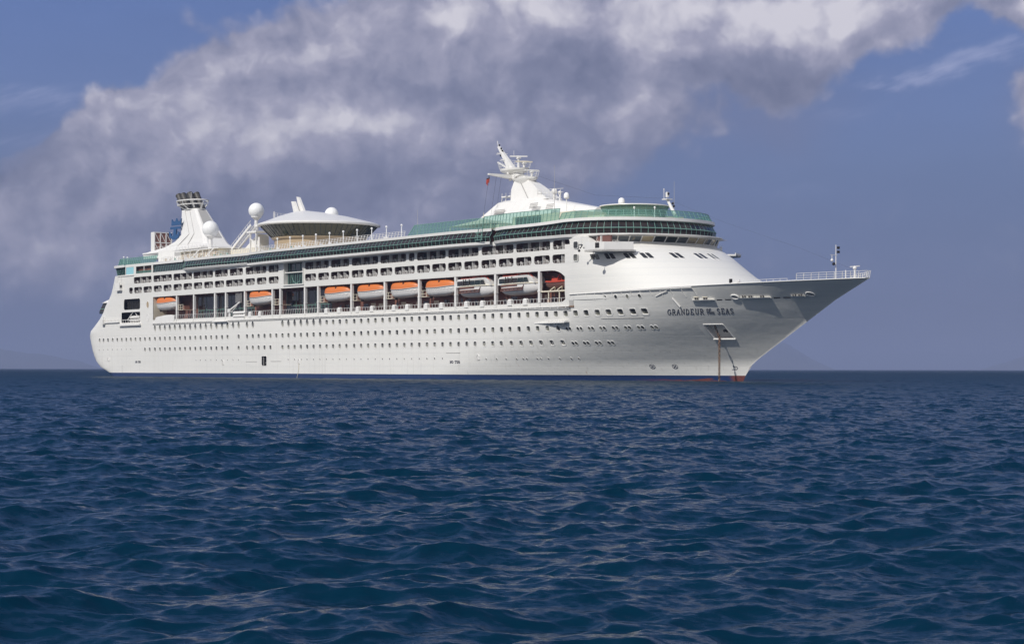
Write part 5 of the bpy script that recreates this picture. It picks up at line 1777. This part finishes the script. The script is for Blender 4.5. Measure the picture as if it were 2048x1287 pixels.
# ------------------------------------------------------------------ lettering and marks, cut as thin raised strokes
GL = {'G': [('a', .5, .5, .5, .5, 72, 300), (.92, .42, .92, .08), (.62, .42, 1.08, .42), (.8, .95, .8, .72)],
      'R': [(.18, 0, .18, 1), (0, 0, .36, 0), (0, 1, .5, 1), ('a', .5, .74, .36, .26, -90, 90), (.18, .48, .5, .48), (.5, .48, .98, 0), (.82, 0, 1.08, 0)],
      'A': [(.08, 0, .5, 1), (.5, 1, .95, 0), (.26, .36, .74, .36), (-.05, 0, .22, 0), (.78, 0, 1.1, 0)],
      'N': [(.14, 0, .14, 1), (.14, 1, .88, 0), (.88, 0, .88, 1), (0, 0, .28, 0), (-.04, 1, .16, 1), (.74, 1, 1.02, 1)],
      'D': [(.18, 0, .18, 1), (0, 0, .4, 0), (0, 1, .4, 1), ('a', .4, .5, .52, .5, -90, 90)],
      'E': [(.18, 0, .18, 1), (0, 1, .86, 1), (0, 0, .92, 0), (.18, .52, .66, .52), (.86, 1, .86, .82), (.92, 0, .92, .2)],
      'U': [(.16, 1, .16, .3), (.86, 1, .86, .3), ('a', .51, .3, .35, .3, 180, 360), (0, 1, .32, 1), (.72, 1, 1.0, 1)],
      'O': [('a', .5, .5, .48, .5, 0, 360)],
      'F': [(.18, 0, .18, 1), (0, 1, .86, 1), (0, 0, .36, 0), (.18, .52, .66, .52), (.86, 1, .86, .8)],
      'T': [(.5, 0, .5, 1), (0, 1, 1, 1), (.32, 0, .68, 0), (0, 1, 0, .8), (1, 1, 1, .8)],
      'H': [(.16, 0, .16, 1), (.86, 0, .86, 1), (.16, .52, .86, .52), (0, 0, .32, 0), (.7, 0, 1.02, 0), (0, 1, .32, 1), (.7, 1, 1.02, 1)],
      'S': [('a', .48, .75, .36, .25, 30, 270), ('a', .48, .25, .40, .25, -150, 90)]}


def strokes(mb, segs, place, w):
    """place(u, v) -> point; segs are lines or arcs in a unit cell"""
    for s in segs:
        if s[0] == 'a':
            _, cx, cy, rx, ry, a0, a1 = s; n = 9
            pts = [(cx + rx * math.cos(R(a0 + (a1 - a0) * i / n)), cy + ry * math.sin(R(a0 + (a1 - a0) * i / n))) for i in range(n + 1)]
        else:
            pts = [(s[0], s[1]), (s[2], s[3])]
        for (a, b), (c, d) in zip(pts[:-1], pts[1:]):
            p, q = place(a, b), place(c, d)
            e = (q - p).normalized() * w * .3
            nx = hull_pt(p.x, p.z, 1.0) - hull_pt(p.x, p.z, 0)
            mb.bar(p - e, q + e, w, .03, up=nx)


def word(mb, text, x0, x1, z0, z1, w, gap=.32, lean=0.0):
    n = len(text); cw = (x1 - x0) / (n + (n - 1) * gap)
    for i, ch in enumerate(text):
        if ch == ' ': continue
        xa = x0 + i * cw * (1 + gap)
        strokes(mb, GL[ch], lambda u, v: hull_pt(xa + u * cw + lean * (v - .5) * (z1 - z0), z0 + v * (z1 - z0), .03), w)


def make_marks():
    mb = MB(); word(mb, "GRANDEUR", 241.6, 248.6, 11.42, 12.3, .11, .45, .62); word(mb, "OF", 249.35, 250.2, 11.92, 12.3, .07, .32, .62); word(mb, "THE", 249.05, 250.45, 11.42, 11.8, .07, .32, .62); word(mb, "SEAS", 251.1, 254.0, 11.42, 12.3, .11, .45, .62)
    mb.build("name_lettering", M['navy'], ship)
    for x0, x1, z0, z1 in ((178.6, 182.0, 3.0, 3.45), (28.95, 32.1, 3.32, 3.76)):
        mb = MB(); word(mb, "NO", x0, x0 + (x1 - x0) * .34, z0, z1, .12); word(mb, "TUG", x0 + (x1 - x0) * .5, x1, z0, z1, .12)
        mb.build("tug_lettering", M['navy'], ship)
    for x in (231.0, 235.6):
        mb = MB(); c = lambda u, v: hull_pt(x + u * .55, 2.35 + v * .38, .03)
        strokes(mb, [('a', 0, 0, 1, 1, 0, 360), (-.7, -.7, .7, .7), (-.7, .7, .7, -.7)], c, .09); mb.build("thruster_mark", M['navy'], ship)
    mb = MB(); c = lambda u, v: hull_pt(247.1 + u * .5 + v * .2, 2.2 + v * .45, .03)
    strokes(mb, [(-.5, 1, -.8, .3), (-.8, .3, .4, .15), ('a', .4, -.35, .6, .5, -90, 90), (.4, -.85, -1, -.85)], c, .09); mb.build("bulb_mark", M['navy'], ship)
    # draught figures as short ticks near the stem and stern
    for x in (20.5,):
        mb = MB()
        for k in range(4): strokes(mb, [(0, 0, .25, 0)], lambda u, v: hull_pt(x + u, 1.0 + .5 * k, .03), .07)
        mb.build("draught_mark", M['navy'], ship)


make_marks()


def make_stern():
    mb = MB()                                            # mooring bay details in the after openings
    mb.box(19.6, 32.2, -15.9, -13.4, 13.6, 13.8, 0); mb.box(19.6, 32.2, -13.5, -13.4, 13.6, 20.2, 1); mb.box(19.6, 32.2, -15.9, -13.4, 16.8, 17.0, 1)
    for k in range(8):
        x = 22.2 + k * 1.25; mb.box(x, x + .35, -15.3, -15.1, 17.0, 20.2, 2)
    for x in (24.5, 26.5, 28.5):
        for z in (14.4, 15.3): mb.tube((x - .7, -15.2, z), (x + .7, -15.2, z), .38, n=10, m=0); mb.sphere((x - .7, -15.2, z), .38, 10, m=0); mb.sphere((x + .7, -15.2, z), .38, 10, m=0)
    for a, b in (((22.8, -15.6, 14.6), (26.2, -15.6, 16.6)), ((27.6, -15.6, 16.4), (30.6, -15.6, 14.6))): mb.bar(a, b, .14, .14, m=0)
    mb.box(20.2, 31.6, -15.95, -15.85, 14.6, 14.7, 0)
    for x in np.arange(20.6, 31.6, 1.6): mb.box(x, x + .1, -15.95, -15.85, 13.8, 14.7, 0)
    mb.build("mooring_bay", [M['white'], M['dark'], M['soot']], ship)
    mb = MB(); mb.box(19.2, 32.4, -16.75, -16.05, 13.05, 13.55); mb.build("mooring_shelf", M['white'], ship)
    mb = MB(); mb.box(8.5, 19.0, -16.5, -16.0, 14.0, 14.35); mb.box(8.5, 19.0, -16.45, -16.4, 14.8, 14.86)
    for x in np.arange(9, 19, 2.4): mb.box(x, x + .08, -16.45, -16.38, 14.3, 14.86)
    mb.box(8.0, 9.6, -16.9, -15.9, 13.6, 14.9); mb.bar((8.8, -16.5, 14.8), (9.6, -16.5, 15.7), .2, .2)
    mb.build("stern_gantry", M['white'], ship)
    mb = MB()
    for s in (1,):
        mb.loft([[(1.2, -14.2, 17.4), (11, -13.6, 17.4), (11, 13.6, 17.4), (1.2, 14.2, 17.4)], [(3.4, -14, 19.6), (12, -13.4, 19.6), (12, 13.4, 19.6), (3.4, 14, 19.6)]], m=1)
        mb.loft([[(3.1, -14.3, 19.6), (13, -13.8, 19.6), (13, 13.8, 19.6), (3.1, 14.3, 19.6)], [(7, -13.6, 20.6), (14, -13.2, 20.6), (14, 13.2, 20.6), (7, 13.6, 20.6)]], m=0)
        mb.box(1.7, 11, -14.25, 14.25, 17.95, 18.08, 2); mb.box(1.2, 11, -14.2, 14.2, 16.7, 17.4, 1)
    mb.build("stern_windows", [M['white'], M['bandglass'], M['teal']], ship)
    mb = MB(); mb.box(17.4, 20.6, -16.9, -16.05, 22.4, 23.1, 0); mb.box(17.4, 20.6, -16.9, -16.85, 23.1, 24.4, 0)
    for x in (17.8, 20.2): mb.tube((x, -16.6, 24.3), (x, -16.4, 26.3), .06, m=0)
    mb.box(17.6, 20.4, -16.86, -16.2, 23.2, 23.9, 1)
    for x in (17.4, 20.5): mb.box(x, x + .1, -16.9, -16.8, 23.0, 24.5, 0)
    mb.build("escape_gondola", [M['white'], M['soot'], M['red']], ship)
    mb = MB(); mb.tube((17.8, -16.3, 26.25), (28, -16.3, 26.2), .07); mb.build("gondola_track", M['white'], ship)
    for x, z, m in ((36.4, 18.3, 'tan'), (36.4, 15.0, 'white')):
        mb = MB(); h = rrect(x - .7, x + .7, z - .85, z + .85, (.699, .849)); c = [(x + (a - x) * 1.2, z + (b - z) * 1.15) for a, b in h]
        mb.loft([on_hull(c, 0), on_hull(c, .05), on_hull(h, .05), on_hull(h, .01)], cap=False, m=0); mb.poly(on_hull(h, .012), 1); mb.build("oval_window", [M['white'], M[m]], ship)


make_stern()


# ------------------------------------------------------------------ boats hanging in the recess, each a thing of its own
def world_root(name, x, y, z, label, cat, group=None):
    o = link_obj(bpy.data.objects.new(name, None))
    o.matrix_world = SHIP_M @ Matrix.Translation((x, y, z))
    return tag(o, label, cat, group)


def boat_rings(L, B, D, sheer, flat=.35, n=17, z0=0):
    out = []
    for i in range(n):
        s = -1 + 2 * i / (n - 1); x = s * L / 2
        w = B / 2 * (1 - abs(s) ** 3.2) ** .75 + .04
        rise = D * .55 * abs(s) ** 4; top = D + sheer * s * s
        k = []
        for t in np.linspace(0, 1, 9):
            y = w * math.sin(t * math.pi / 2) ** .75
            zz = rise + (top - rise) * (1 - math.cos(t * math.pi / 2)) ** 1.15
            k.append((y, zz))
        out.append([(x, -y, z + z0) for y, z in k[::-1]] + [(x, y, z + z0) for y, z in k[1:]])
    return out


def make_lifeboat():
    L, B, D = 11.4, 3.5, 1.75
    root = link_obj(bpy.data.objects.new("lifeboat", None))
    mb = MB(); rg = boat_rings(L, B, D, .28); mb.loft(rg, cap=True, closed=False); mb.loft([r for r in ([q[0] for q in rg], [q[-1] for q in rg])], cap=False, closed=False)
    hull = mb.build("hull", M['boat'], root, smooth=50)
    mb = MB()
    mb.path([(q[0][0], q[0][1] - .05, q[0][2] - .05) for q in rg], .10, 6); mb.path([(q[-1][0], q[-1][1] + .05, q[-1][2] - .05) for q in rg], .10, 6)
    mb.build("rubbing_rail", M['grey'], hull)
    mb = MB()
    for k in range(11):
        x0 = -4.8 + k * .9; y = lambda x: -(B / 2 * (1 - abs(2 * x / L) ** 3.2) ** .75 + .07)
        mb.path([(x0, y(x0), 1.45), (x0 + .45, y(x0 + .45), 1.2), (x0 + .9, y(x0 + .9), 1.45)], .025, 4)
    mb.build("grab_line", M['grey'], hull)
    mb = MB(); mb.box(-4.9, -4.6, -.06, .06, -.25, .5); mb.tube((-4.5, 0, .1), (-4.0, 0, .1), .35, .3, 10); mb.box(-3.2, 3.2, -.07, .07, -.12, .1); mb.build("rudder", M['soot'], hull)
    mb = MB(); n = 17; rings = []
    for i in range(n):
        s = -1 + 2 * i / (n - 1); x = s * L / 2 * .985
        w = (B / 2 - .06) * (1 - abs(s) ** 3.0) ** .6 + .05; zb = D + .28 * s * s - .02
        h = 1.55 * (1 - abs(s) ** 4.5) ** .55 * (1 - .10 * s) + .05
        rings.append([(x, -w, zb), (x, -w * .99, zb + h * .35), (x, -w * .86, zb + h * .72), (x, -w * .55, zb + h * .94), (x, 0, zb + h), (x, w * .55, zb + h * .94), (x, w * .86, zb + h * .72), (x, w * .99, zb + h * .35), (x, w, zb)])
    mb.loft(rings, cap=True, closed=False)
    can = mb.build("canopy", M['orange'], root, smooth=50)
    mb = MB(); mb.box(.7, 1.15, -1.55, -1.35, D + 1.0, D + 1.32); mb.build("hatch", M['dark'], can)
    for x in (-4.4, 4.4):
        mb = MB(); mb.tube((x, 0, D + 1.1), (x, 0, D + 2.0), .1); mb.box(x - .25, x + .25, -.12, .12, D + 1.9, D + 2.25); mb.build("lifting_hook", M['soot'], root)
    return root


def copy_tree(o, parent=None):
    c = o.copy(); scene.collection.objects.link(c)
    if parent is not None: c.parent = parent
    for ch in list(o.children): copy_tree(ch, c)
    return c


lb = make_lifeboat()
LB = [(45.4, 16.72, "aftmost orange-topped lifeboat, hanging alone nearest the ship's stern"),
      (96.4, 16.75, "orange-topped lifeboat hanging by itself just right of the small white raft crane"),
      (132.0, 16.6, "leftmost boat of the row of four orange-topped lifeboats amidships"),
      (146.2, 16.6, "second from left in the row of four orange-topped lifeboats amidships"),
      (159.9, 16.6, "third from left in the row of four orange-topped lifeboats amidships"),
      (173.5, 16.55, "orange-topped lifeboat hanging right beside the white windowed tenders")]
for i, (x, z, lab) in enumerate(LB):
    o = lb if i == 0 else copy_tree(lb)
    o.matrix_world = SHIP_M @ Matrix.Translation((x, -14.55, z)) @ Matrix.Rotation(R(-1.0), 4, 'Y')
    tag(o, lab, "lifeboat", "orange-topped lifeboats in the promenade recess")


def make_tender():
    L, B, D = 13.2, 4.0, 2.1
    root = link_obj(bpy.data.objects.new("tender_boat", None))
    mb = MB(); rg = boat_rings(L, B, D, .22); mb.loft(rg, closed=False); mb.loft([[q[0] for q in rg], [q[-1] for q in rg]], cap=False, closed=False)
    hull = mb.build("hull", M['boat'], root, smooth=50)
    mb = MB()
    yy = lambda x, k=.1: -(B / 2 * (1 - abs(2 * x / L) ** 3.2) ** .75 + k)
    mb.path([(x, yy(x), D + .05) for x in np.linspace(-6.4, 6.4, 16)], .12, 6, m=1)
    for z, a, b in ((1.35, -6.3, 3.0), (.95, -6.2, 2.8)): mb.path([(x, yy(x, .05), z) for x in np.linspace(a, b, 10)], .11, 6, m=0)
    for x in np.arange(-5.6, 2.9, 1.4): mb.bar((x, yy(x, .06), .95), (x + .05, yy(x, .06), 1.35), .1, .1, m=0)
    mb.bar((2.6, yy(2.6, .06), .9), (3.2, yy(3.2, .06), 1.9), .14, .12, m=0); mb.path([(x, yy(x, .06), 1.85) for x in np.linspace(-6.3, 1.2, 8)], .13, 6, m=0)
    mb.build("fender", [M['brown'], M['cream']], hull)
    mb = MB(); mb.tube((-5.2, 0, .05), (-4.6, 0, .05), .4, .35, 10); mb.box(-5.6, -5.3, -.08, .08, -.3, .7); mb.build("propeller", M['brown'], hull)
    cab = [(-5.7, D), (-5.5, D + 1.2), (-4.9, D + 1.55), (3.9, D + 1.6), (5.1, D + 1.2), (5.8, D + .25), (5.9, D)]
    mb = MB(); hw = lambda x: min(1.75, 1.75 * (1 - max(0, (x - 3.2) / 5.2) ** 2))
    mb.loft([[(x, -hw(x), z) for x, z in cab], [(x, hw(x), z) for x, z in cab]])
    c = mb.build("cabin", M['white'], root)
    for x0, x1 in ((-5.2, -3.3), (-3.15, -2.3), (-2.15, -1.15), (-.95, .9), (1.0, 2.9), (3.0, 4.35)):
        mb = MB(); y = -hw(x1) - .04 if x1 > 3.2 else -1.79
        mb.poly([(x0, -1.79, D + .3), (x1, y, D + .3), (x1 - (.35 if x1 > 4 else 0), y, D + 1.15), (x0, -1.79, D + 1.15)]); mb.build("window", M['bandglass'], c)
    mb = MB()
    mb.loft([[(x, -1.3, D + 1.6), (x, -1.1, D + 1.82), (x, 1.1, D + 1.82), (x, 1.3, D + 1.6)] for x in (-4.7, -.2)])
    mb.tube((-.2, -1.3, D + 1.95), (4.3, -1.25, D + 1.9), .05); mb.tube((-4.6, -1.2, D + 2.1), (4.0, -1.2, D + 2.1), .05)
    for x in (.4, 1.6, 2.8, 3.9): mb.bar((x, -1.25, D + 1.55), (x - .3, -1.2, D + 2.1), .09, .09)
    mb.bar((3.9, -1.25, D + 2.1), (5.3, -1.0, D + .95), .12, .1)
    mb.build("roof_rack", M['red'], c)
    for x in (-3.0, -2.2, -.9): 
        mb = MB(); mb.bar((x, -1.9, D + .0), (x + .1, -1.85, D + 1.5), .1, .1); mb.build("grab_pole", M['soot'], c)
    return root


tb = make_tender()
for i, (x, z, lab) in enumerate(((186.4, 15.95, "white tender with dark windows, left of the pair of windowed boats"), (201.0, 15.92, "white tender with dark windows, right of the pair, beside the red rescue boat"))):
    o = tb if i == 0 else copy_tree(tb)
    o.matrix_world = SHIP_M @ Matrix.Translation((x, -14.35, z)) @ Matrix.Rotation(R(-.6), 4, 'Y')
    tag(o, lab, "tender boat", "white tenders in the promenade recess")

rb = world_root("rescue_boat", 212.9, -14.4, 16.95, "small open red rescue boat with dark hull under the rounded forward end", "rescue boat")
mb = MB(); rg = boat_rings(7.6, 2.4, 1.0, .2); mb.loft(rg, closed=False); mb.build("hull", M['ceil'], rb, smooth=50)
mb = MB()
for s in (0, -1): mb.path([(q[s][0], q[s][1], q[s][2] + .1) for q in rg], .16, 8)
mb.build("tube", M['red'], rb, smooth=60)
mb = MB(); mb.box(-1.4, .4, -.6, .6, .9, 1.8); mb.bar((-.6, 0, 1.7), (.4, 0, 2.6), .2, .2); mb.bar((1.2, 0, 1.0), (.4, 0, 2.6), .15, .15); mb.bar((-2.4, 0, 1.0), (-2.0, 0, 2.2), .12, .12); mb.bar((-2.0, 0, 2.2), (-.6, 0, 1.7), .1, .1)
mb.build("console", M['red'], rb)

# courtesy flag under the yardarm
fl = world_root("flag", 178.2, -6.5, 41.15, "small red flag with dark upper corner hanging limp from the mast's yardarm", "flag")
mb = MB(); n = 8; rows = []
for j in range(5):
    rows.append([(-.75 * i / n * .9 - .08 * j, .3 * math.sin(i * .9 + j * .5), -.35 - .30 * j - .07 * i) for i in range(n + 1)])
mb.loft(rows[:2], cap=False, closed=False, m=1); mb.loft(rows[1:], cap=False, closed=False, m=0)
mb.build("cloth", [M['red'], M['soot']], fl, smooth=60)
mb = MB(); mb.tube((0, 0, .2), (-.1, 0, -2.2), .02); mb.build("halyard", M['wire'], fl)

# anchor chain: links hanging from the pocket into the water
P = hull_pt(247.85, 7.15, 0) + Vector((.2, -.42, 0))
ch = MB()
z = 9.3 - .0
i = 0
pts = [Vector(hull_pt(248.3, 9.3, -.7)), P + Vector((0, 0, .25)), P + Vector((0, 0, -8.2))]
segs = []
for a, b in zip(pts[:-1], pts[1:]):
    k = max(1, int((b - a).length / .36))
    for t in range(k): segs.append((a + (b - a) * (t / k), (b - a).normalized()))
for i, (c, d) in enumerate(segs):
    u = Vector((1, 0, 0)) if i % 2 else Vector((0, 1, 0))
    u = (u - d * u.dot(d)).normalized()
    ring = [c + u * (.17 * math.cos(R(t))) + d * (.27 * math.sin(R(t))) for t in range(0, 360, 36)]
    ch.path(ring, .065, 5, closed=True)
o = ch.build("anchor_chain", M['rust'])
o.matrix_world = SHIP_M
tag(o, "rusty anchor chain hanging straight down from the bow pocket into the sea", "anchor chain")
HAZE = 1.3e-4


# ------------------------------------------------------------------ far hills on the horizon, and the air in front of them
def make_hills():
    m = mat("hill_scrub", (0.05, 0.06, 0.045), rough=.9)
    n = NT(m); nz = n.noise(n.coords(scale=(.002, .002, .002)), 1.0, 6.0, .6)
    n.link(n.mix(nz, (0.035, 0.05, 0.03), (0.11, 0.10, 0.08)), n.b.inputs['Base Color'])
    rg = np.random.default_rng(4)
    def ridge(name, a0, a1, dist, prof, depth):
        nA, nD = 90, 14
        ang = np.linspace(a0, a1, nA); vs = []; fs = []
        rough = np.cumsum(rg.normal(size=nA)); rough -= np.linspace(rough[0], rough[-1], nA); rough = rough / (np.abs(rough).max() + 1e-6)
        for j in range(nD):
            t = j / (nD - 1); d = dist + depth * t; k = math.sin(math.pi * t) ** .8
            for i, a in enumerate(ang):
                h = np.interp(a, [p[0] for p in prof], [p[1] for p in prof]) * k * (1 + .10 * rough[i]) * (1 + .05 * math.sin(i * 1.3 + j * 2))
                vs.append((d * math.sin(a), d * math.cos(a), max(h, -3) - 3 * (1 - k)))
        for j in range(nD - 1):
            for i in range(nA - 1):
                q = j * nA + i; fs.append((q, q + 1, q + nA + 1, q + nA))
        me = bpy.data.meshes.new(name); me.from_pydata(vs, [], fs); me.materials.append(m)
        me.polygons.foreach_set("use_smooth", [True] * len(me.polygons))
        tag(link_obj(bpy.data.objects.new(name, me)), kind='structure')
    P = lambda px, h: ((px - 1024) / 4000.0, h)
    ridge("hills", P(-500, 0)[0], P(215, 0)[0], 15000, [P(-500, 60), P(-200, 200), P(-30, 185), P(60, 120), P(120, 95), P(170, 60), P(215, 0)], 3000)
    ridge("hills", P(1440, 0)[0], P(1665, 0)[0], 15000, [P(1440, 60), P(1530, 235), P(1570, 200), P(1620, 85), P(1665, 0)], 3000)
    ridge("hills", P(1940, 0)[0], P(2500, 0)[0], 17000, [P(1940, 0), P(2000, 80), P(2060, 190), P(2250, 240), P(2500, 30)], 3000)


make_hills()
mb = MB(); mb.box(-26000, 26000, -1200, 30000, -7.0, 300)
hz = bpy.data.materials.new("sea_air"); hz.use_nodes = True
t = hz.node_tree; t.nodes.remove(t.nodes['Principled BSDF'])
v = t.nodes.new('ShaderNodeVolumePrincipled'); v.inputs['Color'].default_value = (0.40, 0.48, 0.74, 1); v.inputs['Density'].default_value = HAZE; v.inputs['Anisotropy'].default_value = 0.0
t.links.new(v.outputs[0], t.nodes['Material Output'].inputs['Volume'])
tag(mb.build("haze", hz), kind='stuff')
